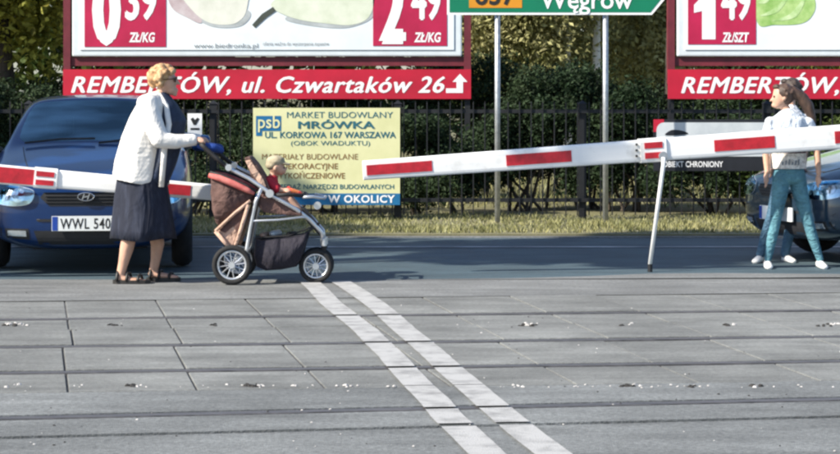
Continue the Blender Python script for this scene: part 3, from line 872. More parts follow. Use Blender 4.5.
ST = [  # y, half width, bottom, sill z, mid z, (w4,z4), (w5,z5), (w6,z6), z7
 (0.00, .56, .27, .34, .46, .53, .60, .44, .645, .26, .665, .675),
 (0.07, .70, .20, .28, .46, .67, .645, .56, .695, .34, .72, .73),
 (0.24, .795, .18, .26, .48, .755, .69, .64, .755, .40, .785, .795),
 (0.75, .832, .18, .25, .52, .79, .795, .70, .865, .45, .895, .905),
 (1.16, .836, .18, .25, .54, .785, .875, .705, .945, .47, .975, .985),
 (1.92, .836, .18, .25, .55, .775, .925, .585, 1.305, .48, 1.36, 1.38),
 (2.55, .836, .18, .25, .55, .775, .935, .585, 1.335, .48, 1.385, 1.405),
 (3.20, .834, .18, .25, .55, .77, .945, .575, 1.31, .47, 1.36, 1.38),
 (3.92, .815, .20, .28, .56, .735, .955, .63, 1.00, .44, 1.02, 1.03),
 (4.14, .77, .24, .30, .55, .69, .82, .59, .90, .40, .92, .925),
 (4.20, .66, .32, .38, .50, .58, .62, .48, .66, .30, .68, .68)]
def car(name, label, cat_group, paint, loc, rotz, plate_text, emblem=True):
    t = thing(name, loc, label, 'car', cat_group, rotz, local=True)
    bm = bmesh.new(); grid = []
    for (y, w, zb, zs, zm, w4, z4, w5, z5, w6, z6, z7) in ST:
        half = [(0, zb), (w*.55, zb), (w*.95, zs), (w, zm), (w4, z4), (w5, z5), (w6, z6), (0, z7)]
        ring = half + [(-x, z) for x, z in half[-2:0:-1]]
        grid.append([bm.verts.new((x, y, z)) for x, z in ring])
    n = len(grid[0]); wind, side, rear = [], [], []
    for i in range(len(grid)-1):
        for k in range(n):
            f = bm.faces.new((grid[i][k], grid[i][(k+1) % n], grid[i+1][(k+1) % n], grid[i+1][k]))
            kk = k if k < 7 else n - 1 - k
            if i == 4 and kk in (5, 6): wind.append(f)
            elif i == 7 and kk in (5, 6): rear.append(f)
            elif i in (4, 5, 6) and kk == 4: side.append(f)
    bm.faces.new(list(reversed(grid[0]))); bm.faces.new(grid[-1])
    bmesh.ops.recalc_face_normals(bm, faces=bm.faces)
    for grp, th in ((wind, .05), (rear, .06)):
        bmesh.ops.inset_region(bm, faces=grp, thickness=th, use_even_offset=True)
    bmesh.ops.inset_individual(bm, faces=side, thickness=.035, use_even_offset=True)
    for idx, grp in ((1, wind), (3, rear), (2, side)):
        for f in grp: f.material_index = idx
    cl = bm.edges.layers.float.get('crease_edge') or bm.edges.layers.float.new('crease_edge')
    for e in bm.edges:
        ms = {f.material_index for f in e.link_faces}
        if len(ms) > 1: e[cl] = .9
    # hood shut line and waist crease
    for i in range(2, len(grid)-2):
        for k in (4, n-4):
            e = bm.edges.get((grid[i][k], grid[i+1][k]))
            if e: e[cl] = .35
    me = bpy.data.meshes.new('cage'); bm.to_mesh(me); bm.free()
    ob = bpy.data.objects.new('cage', me); COL.objects.link(ob)
    for _ in range(5): me.materials.append(M['trim'])
    sb = ob.modifiers.new('s', 'SUBSURF'); sb.levels = 3; sb.render_levels = 3
    cm = MB()
    for y in (.82, 3.32):
        for s in (-1, 1): cm.tube([(s*.52, y, .29), (s*1.1, y, .29)], .335, 28)
    cme = cm.mesh('cut'); cme.materials.append(M['trim'])
    cob = bpy.data.objects.new('cut', cme); COL.objects.link(cob)
    bo = ob.modifiers.new('b', 'BOOLEAN'); bo.operation = 'DIFFERENCE'; bo.object = cob; bo.solver = 'EXACT'
    full = evaluated(ob)
    bpy.data.objects.remove(ob); bpy.data.objects.remove(cob)
    def sub(idx, nm, m, parent):
        b2 = bmesh.new(); b2.from_mesh(full)
        bmesh.ops.delete(b2, geom=[f for f in b2.faces if f.material_index != idx], context='FACES')
        m2 = bpy.data.meshes.new(nm); b2.to_mesh(m2); b2.free(); m2.materials.clear()
        return finish(nm, m2, m, parent, smooth=True)
    bfull = bmesh.new(); bfull.from_mesh(full); bvh = BVHTree.FromBMesh(bfull); bfull.free()
    body = sub(0, 'body', paint, t)
    sub(1, 'windscreen', M['glass'], t); sub(3, 'rear_window', M['glass'], t)
    sw = sub(2, 'side_window', M['glass'], t)
    bm = bmesh.new(); bm.from_mesh(sw.data)
    # one object for each side pane
    seen = set(); isl = []
    for f in bm.faces:
        if f.index in seen: continue
        st_, grp = [f], []; seen.add(f.index)
        while st_:
            g = st_.pop(); grp.append(g.index)
            for e in g.edges:
                for h in e.link_faces:
                    if h.index not in seen: seen.add(h.index); st_.append(h)
        isl.append(grp)
    bm.free()
    src = sw.data
    for gi, grp in enumerate(isl):
        b2 = bmesh.new(); b2.from_mesh(src); b2.faces.ensure_lookup_table(); ks = set(grp)
        bmesh.ops.delete(b2, geom=[f for f in b2.faces if f.index not in ks], context='FACES')
        m2 = bpy.data.meshes.new('side_window'); b2.to_mesh(m2); b2.free()
        if gi == 0: sw.data = m2
        else: finish('side_window', m2, M['glass'], t, smooth=True)
    def decal(nm, poly, m, parent, off=.006, depth=0.02, div=3, wrap=1.0):
        """outline (x, z) laid on the front of the body, standing off a little"""
        b2 = bmesh.new()
        vs = [b2.verts.new((x, 0, z)) for x, z in poly]; b2.faces.new(vs)
        bmesh.ops.triangulate(b2, faces=b2.faces)
        bmesh.ops.subdivide_edges(b2, edges=b2.edges, cuts=div, use_grid_fill=True)
        for v in b2.verts:
            hit = bvh.ray_cast(Vector((v.co.x, -2, v.co.z)), Vector((0, 1, 0)))
            if hit[0] is not None: v.co.y = hit[0].y - off
            else: v.co.y = .3
        ext = bmesh.ops.extrude_face_region(b2, geom=list(b2.faces))
        for g in ext['geom']:
            if isinstance(g, bmesh.types.BMVert): g.co.y += depth
        bmesh.ops.recalc_face_normals(b2, faces=b2.faces)
        m2 = bpy.data.meshes.new(nm); b2.to_mesh(m2); b2.free()
        return finish(nm, m2, m, parent, smooth=False)
    for s in (-1, 1):
        hp = [(.395, .645), (.43, .555), (.56, .535), (.70, .56), (.735, .62), (.71, .695), (.60, .700), (.47, .680)]
        hp2 = spline(hp, 4)
        h = decal('headlight', [(s*x, z) for x, z in hp2], M['reflector'], t, off=.006, depth=.03)
        decal('lens', [(s*(.56 + (x-.56)*.97), .62 + (z-.62)*.95) for x, z in hp2], M['lamp_glass'], h, off=.022, depth=.008)
        for cx_, r_ in ((.52, .055), (.635, .048)):
            cpoly = [(s*(cx_ + r_*math.cos(a_*math.pi/8)), .618 + r_*math.sin(a_*math.pi/8)) for a_ in range(16)]
            decal('bulb_bowl', cpoly, M['chrome'], h, off=.012, depth=.01)
        op = [(.70, .575), (.745, .60), (.755, .65), (.725, .69), (.715, .62)]
        decal('fog_lamp_surround', [(s*x, z) for x, z in ((.43, .275), (.66, .29), (.66, .365), (.44, .36))], M['trim'], t, off=.004, depth=.02)
        decal('fog_lamp', [(s*x, z) for x, z in ((.455, .30), (.60, .305), (.60, .348), (.46, .345))], M['reflector'], t, off=.010, depth=.02)
    decal('grille', [(-.32, .640), (-.35, .60), (-.28, .535), (.28, .535), (.35, .60), (.32, .640)], M['trim'], t, off=.004)
    for z in (.56, .585, .61): decal('grille_slat', [(-.31, z), (.31, z), (.31, z + .008), (-.31, z + .008)], M['trim'], t, off=.014, depth=.01)
    decal('grille_rim', [(-.325, .640), (.325, .640), (.315, .655), (-.315, .655)], paint, t, off=.016, depth=.02)
    decal('lower_intake', [(-.36, .235), (.36, .235), (.40, .345), (-.40, .345)], M['trim'], t, off=.004)
    decal('bumper_strip', [(-.68, .415), (.68, .415), (.70, .435), (-.70, .435)], M['trim'], t, off=.006, depth=.012)
    if emblem:
        em = MB(); yf = bvh.ray_cast(Vector((0, -2, .607)), Vector((0, 1, 0)))[0].y - .035
        pts = [(.062*math.cos(q), yf, .607 + .031*math.sin(q)) for q in np.linspace(0, 2*math.pi, 25)]
        em.tube(pts, .0045, 6, cap=False)
        for dx in (-.020, .020): em.beam((dx - .008, yf, .585), (dx + .008, yf, .629), .009, .011, up=(0, 1, 0))
        em.beam((-.022, yf, .603), (.022, yf, .611), .008, .010, up=(0, 1, 0))
        em.build('emblem', M['chrome'], t)
    def on_top(x, y):
        h_ = bvh.ray_cast(Vector((x, y, 3)), Vector((0, 0, -1)))[0]; return Vector((x, y, h_.z + .001))
    for sd_ in (-1, 1):
        pts_ = [on_top(sd_*(.40 + .16*((y_ - .17)/.95)**.6), y_) for y_ in np.linspace(.17, 1.12, 14)]
        MB().tube(pts_, .0045, 5).build('bonnet_gap', M['trim'], t)
        def on_side(y_, z_):
            h_ = bvh.ray_cast(Vector((sd_*3, y_, z_)), Vector((-sd_, 0, 0)))[0]; return Vector((h_.x + sd_*.001, y_, z_)) if h_ else None
        for y_ in (1.42, 2.62):
            pts_ = [p_ for p_ in (on_side(y_ + .03*k_, .30 + .058*k_) for k_ in range(11)) if p_ is not None]
            if len(pts_) > 2: MB().tube(pts_, .0045, 5).build('door_gap', M['trim'], t)
        hd = on_side(2.38, .80)
        if hd is not None: MB().box((hd.x - .02, 2.30, .785), (hd.x + .02, 2.46, .815)).build('door_handle', M['trim'], t, bevel=.008)
        rs = on_side(2.0, .50)
    MB().tube([on_top(x_, .135 + .06*(x_/.40)**2) for x_ in np.linspace(-.40, .40, 13)], .0045, 5).build('bonnet_gap', M['trim'], t)
    # number plate
    yp = -.022
    pl = MB().box((-.26, yp - .012, .345), (.26, yp, .459)).build('number_plate', M['plate'], t)
    MB().box((-.256, yp - .0145, .349), (-.215, yp - .0125, .455)).build('blue_band', M['eu_blue'], pl)
    if not plate_text: plate_text = '.'
    tm = text_mesh(plate_text, .015, 0, 1.1)
    co = np.empty(len(tm.vertices)*3); tm.vertices.foreach_get('co', co); co = co.reshape(-1, 3)
    mn, mx = co[:, 0].min(), co[:, 0].max(); hh = co[:, 1].max()
    out = np.stack([-.195 + (co[:, 0] - mn)/(mx - mn)*.43, np.full(len(co), yp - .0135), .362 + co[:, 1]/hh*.08], 1)
    tm.vertices.foreach_set('co', out.ravel()); tm.materials.clear()
    if len(plate_text) > 1: finish('plate_lettering', tm, M['black'], pl)
    # wheels
    for y in (.82, 3.32):
        for s in (-1, 1):
            w = bpy.data.objects.new('wheel', None); COL.objects.link(w); w.parent = t; ORG[w.name] = Vector((0, 0, 0))
            w.location = (s*.735, y, .29)
            MB().ring((0, 0, 0), (1, 0, 0), .225, .065, 32, 10, sx=1.35).build('tyre', M['rubber'], w, smooth=True)
            MB().disc((s*.02, 0, 0), (1, 0, 0), .165, .10, 24).build('rim', M['trim'], w)
            for k in range(7):
                a_ = 2*math.pi*k/7
                MB().beam((s*.075, .03*math.cos(a_), .03*math.sin(a_)), (s*.068, .17*math.cos(a_), .17*math.sin(a_)), .034, .014, up=(1, 0, 0)).build('spoke', M['rim'], w)
            MB().ring((s*.068, 0, 0), (1, 0, 0), .168, .012, 28, 6).build('rim_edge', M['rim'], w, smooth=True)
    # mirrors
    for s in (-1, 1):
        mb = MB(); rings = []
        for f, sc in ((0, .55), (.25, .92), (.6, 1), (.9, .9), (1, .6)):
            cx = s*(.80 + .17*f); r = []
            for k in range(12):
                q = 2*math.pi*k/12; r.append((cx, 1.40 + .055*sc*math.cos(q) + .02*f, .985 + .07*sc*math.sin(q)))
            rings.append(r)
        mb.loft(rings); mr_ = mb.build('mirror', paint, t, smooth=True)
        MB().beam((s*.74, 1.40, .925), (s*.82, 1.40, .965), .05, .03).build('mirror_stalk', M['trim'], mr_)
    # cabin
    for s in (-1, 1):
        seat = MB()
        prof = [(1.98, .45), (2.05, .40), (2.42, .40), (2.56, .98), (2.50, 1.02), (2.42, .98), (2.32, .52), (1.98, .54)]
        seat.prism([(s*.34 - .23, y, z) for y, z in prof], (.46, 0, 0)); so = seat.build('seat', M['seat_cloth'], t, bevel=.03)
        MB().box((s*.34 - .12, 2.44, 1.03), (s*.34 + .12, 2.54, 1.20)).build('headrest', M['seat_cloth'], so, bevel=.03)
    MB().box((-.62, 3.15, .5), (.62, 3.3, .98)).build('rear_bench', M['seat_cloth'], t, bevel=.03)
    MB().prism([(-.68, 1.22, .93), (-.68, 1.55, .955), (-.68, 1.62, .90), (-.68, 1.60, .6), (-.68, 1.22, .6)], (1.36, 0, 0)).build('dashboard', M['trim'], t)
    MB().ring((.36, 1.72, .90), (0, 1, .45), .18, .015, 24, 6).build('steering_wheel', M['trim'], t, smooth=True)
    MB().box((-.1, 1.86, 1.24), (.1, 1.89, 1.30)).build('inner_mirror', M['trim'], t, bevel=.008)
    for x0, x1 in ((-.55, .02), (.05, .60)):
        MB().tube([(x0, 1.15, .995), ((x0+x1)/2, 1.20, 1.025), (x1, 1.19, 1.03)], .009, 6).build('wiper', M['trim'], t)
    MB().box((-.45, .62, .16), (.45, 3.6, .24)).build('underbody', M['trim'], t)
    return t
gC = P(86, 0, 16.98)
car('parked_car', 'blue hatchback facing us behind the left boom', 'cars waiting at the crossing', M['blue_paint'], (gC.x, 16.98, 0), R(6.0), 'WWL 5407')
gC2 = P(779, 0, 18.35)
car('parked_car', 'dark navy car at the right edge behind the girls', 'cars waiting at the crossing', M['navy_paint'], (gC2.x, 18.35, 0), R(-68), '', emblem=False)

# ------------------------------------------------------------------ people
def folds(m, strength, scale, stretch):
    """soft creases: broad noise bump on top of the weave"""
    nt = m.node_tree; b = nt.nodes['Principled BSDF']
    tc = nt.nodes.new('ShaderNodeTexCoord'); mp = nt.nodes.new('ShaderNodeMapping'); mp.inputs['Scale'].default_value = stretch
    n = nt.nodes.new('ShaderNodeTexNoise'); n.inputs['Scale'].default_value = scale; n.inputs['Detail'].default_value = 3; n.inputs['Distortion'].default_value = .6
    bp = nt.nodes.new('ShaderNodeBump'); bp.inputs['Strength'].default_value = strength; bp.inputs['Distance'].default_value = .06
    nt.links.new(tc.outputs['Object'], mp.inputs[0]); nt.links.new(mp.outputs[0], n.inputs['Vector']); nt.links.new(n.outputs['Fac'], bp.inputs['Height'])
    if b.inputs['Normal'].links: nt.links.new(b.inputs['Normal'].links[0].from_socket, bp.inputs['Normal'])
    nt.links.new(bp.outputs[0], b.inputs['Normal'])
M['skin'] = mat('skin', (0.52, 0.31, 0.22), 0.55, var=.08, scale=14)
M['skin_tan'] = mat('skin_tanned', (0.46, 0.27, 0.18), 0.55, var=.08, scale=14)
M['cardigan'] = mat('cardigan_knit', (0.72, 0.70, 0.67), 0.9, var=.04, scale=30, bump=.15, bscale=300)
M['skirt'] = mat('skirt_cloth', (0.007, 0.010, 0.024), 0.85, c2=(0.032, 0.04, 0.07), scale=16, lo=.45, hi=.75, stretch=(1, 1, .25))
M['blouse'] = mat('navy_blouse', (0.012, 0.022, 0.05), 0.7, var=.3, scale=20)
M['hair_blond'] = mat('curly_hair', (0.30, 0.14, 0.05), 0.6, c2=(0.64, 0.43, 0.23), scale=30, bump=.8, bscale=120)
M['hair_brown'] = mat('brown_hair', (0.035, 0.019, 0.013), 0.5, c2=(0.11, 0.062, 0.042), scale=22, bump=.6, bscale=160, stretch=(1, 1, .3))
M['hair_dark'] = mat('dark_hair', (0.030, 0.020, 0.016), 0.5, c2=(0.07, 0.045, 0.035), scale=22, bump=.6, bscale=160)
M['jeans'] = mat('teal_jeans', (0.03, 0.10, 0.155), 0.85, c2=(0.14, 0.33, 0.38), scale=5, lo=.3, hi=.7, bump=.3, bscale=300)
M['jeans2'] = mat('blue_jeans', (0.03, 0.07, 0.13), 0.85, c2=(0.09, 0.19, 0.27), scale=4, lo=.3, hi=.7)
M['tee'] = mat('pale_blue_shirt', (0.46, 0.52, 0.60), 0.85, c2=(0.70, 0.73, 0.77), scale=9, bump=.3, bscale=60)
M['cream'] = mat('pale_patterned_cloth', (0.46, 0.43, 0.40), 0.85, c2=(0.74, 0.71, 0.66), scale=38, lo=.42, hi=.55)
M['tee_white'] = mat('white_shirt', (0.74, 0.75, 0.77), 0.85, var=.04, scale=9)
M['shoe_white'] = mat('white_shoe', (0.72, 0.71, 0.69), 0.6, var=.06, scale=20)
M['shoe_black'] = mat('black_shoe', (0.016, 0.014, 0.013), 0.5, var=.2, scale=20)
M['band'] = mat('dark_pattern_band', (0.05, 0.025, 0.035), 0.8, c2=(0.35, 0.22, 0.22), scale=60, lo=.5, hi=.7)
M['lips'] = mat('lips', (0.36, 0.12, 0.10), 0.5)
M['eye'] = mat('eye_dark', (0.02, 0.015, 0.012), 0.2)
M['red_cloth'] = mat('red_cloth', (0.42, 0.015, 0.03), 0.8, var=.1)
M['khaki'] = mat('khaki_cap', (0.27, 0.22, 0.14), 0.85, c2=(0.42, 0.37, 0.26), scale=16)

folds(M['cardigan'], .55, 7, (1, 1, .8)); folds(M['jeans'], .7, 14, (1, 1, 1.6)); folds(M['jeans2'], .7, 14, (1, 1, 1.6))
folds(M['tee'], .7, 11, (1, 1, 1)); folds(M['tee_white'], .7, 11, (1, 1, 1)); folds(M['cream'], .5, 12, (1, 1, 1)); folds(M['skirt'], .6, 8, (1, 1, .3))
ICO = {}
def ico(sub):
    if sub not in ICO:
        b = bmesh.new(); bmesh.ops.create_icosphere(b, subdivisions=sub, radius=1)
        ICO[sub] = ([v.co.copy() for v in b.verts], [tuple(v.index for v in f.verts) for f in b.faces]); b.free()
    return ICO[sub]
def blob(name, chains, m, parent, voxel=.011, iters=4, cuts=(), smooth=True, sub=2):
    """chains of ellipsoids (centre, (rx, ry, rz)) fused into ONE continuous surface"""
    mb = MB(); vs, fs = ico(sub)
    for ch in chains:
        if len(ch) == 1: ch = [ch[0], ch[0]]
        for (p, r), (q, s) in zip(ch, ch[1:]):
            p, q = Vector(p), Vector(q)
            r = Vector(r) if hasattr(r, '__len__') else Vector((r, r, r)); s = Vector(s) if hasattr(s, '__len__') else Vector((s, s, s))
            n = max(1, int((q - p).length / (.35 * min(min(r), min(s)))) + 1)
            for k in range(n + 1):
                c = p.lerp(q, k/n); e = r.lerp(s, k/n)
                mb.add([(c.x + v.x*e.x, c.y + v.y*e.y, c.z + v.z*e.z) for v in vs], fs)
    me = mb.mesh(name)
    ob = bpy.data.objects.new(name, me); COL.objects.link(ob)
    md = ob.modifiers.new('r', 'REMESH'); md.mode = 'VOXEL'; md.voxel_size = voxel
    out = evaluated(ob); bpy.data.objects.remove(ob)
    b = bmesh.new(); b.from_mesh(out)
    for _ in range(iters): bmesh.ops.smooth_vert(b, verts=b.verts, factor=.5, use_axis_x=True, use_axis_y=True, use_axis_z=True)
    for co, no in cuts:
        r = bmesh.ops.bisect_plane(b, geom=list(b.verts) + list(b.edges) + list(b.faces), plane_co=co, plane_no=no, clear_outer=True)
        ed = [e for e in r['geom_cut'] if isinstance(e, bmesh.types.BMEdge)]
        if ed: bmesh.ops.holes_fill(b, edges=ed, sides=0)
    b.to_mesh(out); b.free(); out.materials.clear()
    return finish(name, out, m, parent, smooth=smooth)

class Fig:
    """figure drawn with photo pixels at its own distance; s = metres per pixel"""
    def __init__(f, D): f.D = D; f.s = D / F
    def p(f, x, y, dy=0.0): v = P(x, y, f.D); v.y += dy; return v
    def e(f, x, y, dy, rx, rd=None, rz=None):
        rd = rx if rd is None else rd; rz = rx if rz is None else rz
        return (f.p(x, y, dy), (rx*f.s, rd*f.s, rz*f.s))
    def hand(f, x, y, dy, ang, curl=.5, flip=1, L=12.0):
        """palm + five fingers; ang in degrees in the picture plane (0 = right, 90 = down)"""
        ch = []; a = R(ang); d = Vector((math.cos(a), math.sin(a)))
        u = Vector((-d.y, d.x))
        px = lambda q, dd: f.e(q.x, q.y, dy + dd, 1.05, 1.05, 1.05)
        o = Vector((x, y))
        ch.append([f.e(o.x, o.y, dy, 2.6, 2.2, 2.6), f.e(*(o + d*L*.42), dy, 2.7, 3.4, 2.7)])
        for k, ln in enumerate((.44, .52, .5, .4)):
            dd = (k - 1.5) * 1.75 * f.s
            b0 = o + d*L*.45; m0 = b0 + d*L*ln*.5; t0 = m0 + (d*(1-curl) + u*curl*flip).normalized()*L*ln*.5
            ch.append([px(b0, dd), px(m0, dd*1.05), px(t0, dd)])
        b0 = o + d*L*.12; m0 = b0 + (d*.6 + u*.5*flip).normalized()*L*.3; t0 = m0 + d*L*.22
        ch.append([px(b0, -2.4*f.s), px(m0, -3.6*f.s), px(t0, -3.4*f.s)])
        return ch

# --- woman with the pushchair
W = Fig(16.35)
wb = W.p(140, 282.5); wb.z = 0
wo = thing('person', wb, 'woman in a white cardigan and dark skirt pushing the stroller', 'person')
e = W.e
body = [
    [e(140,186,0,17,20,17), e(143,155,0,16,19,14), e(150,120,0,15,20,14), e(155,104,0,11,19,10), e(159,96,0,6,6,6), e(164,88,0,5.8,6,6)],
    [e(165,78,0,10.5,10,12), e(168,82,0,9,8.5,10.5)], [e(171,90,0,6,6,5.5)],
    [e(177.5,82,0,1.8,1.8,2.2), e(179.6,84.2,0,1.5,1.5,1.5)], [e(177.5,89.5,0,1.5,2.6,.9)], [e(176.8,91.5,0,1.5,2.4,.9)], [e(175,94.5,0,2.6,3,2.2)],
    [e(162,83,-.075,2.4,1.2,3.4)], [e(162,83,.075,2.4,1.2,3.4)],
    [e(138,192,-.08,10,9,10), e(133,226,-.10,8,8,8), e(129,245,-.10,7.4,7.4,8), e(125,262,-.10,5.2,5.4,6), e(122.5,273,-.10,4.6,4.8,5)],
    [e(122,277,-.10,4.8,5,4), e(134,279,-.10,4.6,6,3.2), e(147,280.5,-.10,3,5.5,2.2)],
    [e(143,192,.08,10,9,10), e(152,226,.10,8,8,8), e(156,244,.10,7.2,7.2,8), e(154,261,.10,5.2,5.4,6), e(152,271,.10,4.6,4.8,5)],
    [e(151,275,.10,4.8,5,4), e(163,277,.10,4.6,6,3.2), e(175,278.5,.10,3,5.5,2.2)],
    [e(151,104,-.15,7,7,7), e(163,139,-.21,5.5,5.5,5.5), e(196,139,-.17,3.8,3.6,3.8)], [e(155,104,.15,7,7,7), e(170,138,.19,5.5,5.5,5.5), e(197,139.5,.10,3.8,3.6,3.8)],
] + W.hand(199,138.5,-.17,12,.7,1,11) + W.hand(199,139,.10,12,.7,1,11)
blob('body', body, M['skin'], wo, voxel=.008, iters=3)
card = [
    [e(137,180,0,26,27,16), e(139,160,0,25,26,14), e(144,138,0,23.5,25,13), e(149,120,0,21,25,12), e(153,106,0,17,25,9), e(154,98,0,11,20,6), e(155,94,0,7,10,4)],
    [e(150,103,-.15,11.5,10,9.5), e(156,122,-.19,10.5,9.5,10), e(163,139,-.22,9.5,9,8.8), e(178,141,-.20,8.2,8,7.6), e(195,139.5,-.17,6.2,6.2,6.2)],
    [e(154,103,.15,11.5,10,9.5), e(161,122,.19,10.5,9.5,10), e(170,138,.21,9.5,9,8.8), e(182,140,.16,8.2,8,7.6), e(196,140,.10,6.2,6.2,6.2)],
]
hem = W.p(111,177); hn = Vector((-(188-177), 0, -(166-111))).normalized()
nk = W.p(155,91.5)
co_ = blob('cardigan', card, M['cardigan'], wo, voxel=.009, iters=3, cuts=[(hem, hn), (W.p(199.5,140), Vector((1, 0, 0))), (nk, Vector((-.25, 0, 1)).normalized())])
blob('blouse', [[e(163,97,0,7,10,6), e(166,108,0,13,17,9), e(170,122,0,17.5,19,11), e(168,140,0,16,19,11), e(163,160,0,15,19,12), e(156,178,0,15,20,10)]], M['blouse'], wo, voxel=.009)
# open collar edge and button band
for s, dy in ((-1, -.085), (1, .085)):
    mbx = MB(); mbx.tube([W.p(160,94,dy*.6), W.p(168,106,dy*1.3), W.p(171,124,dy*1.7), W.p(167,150,dy*2.0), W.p(164,186,dy*2.0)], [.014,.02,.022,.022,.02], 8)
    mbx.build('front_edge', M['cardigan'], co_, smooth=True)
# skirt
rings = []
for y, x0, x1, dh in ((170,119,164,21), (182,116.5,167,23), (196,114.5,169,24.5), (212,113,171,26), (228,111.5,173.5,28), (238.5,111,175,29)):
    r = []; f = (y - 170)/68
    for k in range(72):
        q = 2*math.pi*k/72; w = 1 + .028*f*math.sin(q*7 + 2.1*math.sin(q*2)) + .03*f*math.sin(q*4 + 2) + .014*f*math.sin(q*13 + 3*math.sin(q*3))
        r.append(W.p((x0+x1)/2 + (x1-x0)/2*math.cos(q)*w, y + 1.2*f*math.sin(q*3), dh*W.s*math.sin(q)*w))
    rings.append(r)
inner = [[Vector(p)*1 for p in r] for r in rings[::-1]]
mbs = MB(); mbs.loft(rings + [[p.lerp(sum(r, Vector())/len(r), .03) for p in r] for r in rings[::-1]], cap=False)
mbs.build('skirt', M['skirt'], wo, smooth=True)
# hair
hc = []
for k in range(150):
    d = Vector((rng.gauss(0,1), rng.gauss(0,1), rng.gauss(0,1))).normalized()
    if d.x > .30 and d.z < .42: continue
    if d.z < -.75: continue
    cx, cy = 162.5 + d.x*13, 77.5 - d.z*11.5
    hc.append([e(cx, cy, d.y*12.5*W.s, rng.uniform(2.2, 3.7))])
hc.append([e(161.5,77,0,12.5,12,11)])
blob('hair', hc, M['hair_blond'], wo, voxel=.006, iters=1)
gl = MB(); 
for dy in (-.035, .035): gl.disc(W.p(176.2,79.5,dy), (1, 0, -.1), .022, .006, 14)
gl.tube([W.p(176,79,-.055), W.p(163,80,-.085)], .003, 5); gl.tube([W.p(176,79,.055), W.p(163,80,.085)], .003, 5); gl.tube([W.p(177,79,-.015), W.p(177,79,.015)], .003, 5)
gl.build('spectacles', M['eye'], wo)
def sandal(fig, x0, x1, y, dy, parent, m):
    sx = fig.s; rings = []
    a = fig.p(x0, y, dy); b = fig.p(x1, y, dy); n = 9
    mb = MB(); top, bot = [], []
    for k in range(n):
        f = k/(n-1); w = (.036 + .014*math.sin(f*math.pi*.9))*(1 if .05 < f < .95 else .6)
        top.append((a.x + (b.x-a.x)*f, a.y, w))
    poly = [(x, y_ - w) for x, y_, w in top] + [(x, y_ + w) for x, y_, w in reversed(top)]
    mb.prism([(x, y_, .028) for x, y_ in poly], (0, 0, -.028)); o = mb.build('shoe', m, parent)
    for f, h in ((.16, .075), (.42, .062), (.72, .045)):
        x = a.x + (b.x-a.x)*f; pts = [(x + .012*math.cos(q), a.y + .046*math.cos(q), .02 + h*math.sin(q)) for q in np.linspace(0, math.pi, 11)]
        st2 = MB(); st2.tube(pts, .011, 6); st2.build('strap', m, o, smooth=True)
sandal(W, 115, 152, 283, -.10, wo, M['shoe_black']); sandal(W, 145, 179, 283, .10, wo, M['shoe_black'])

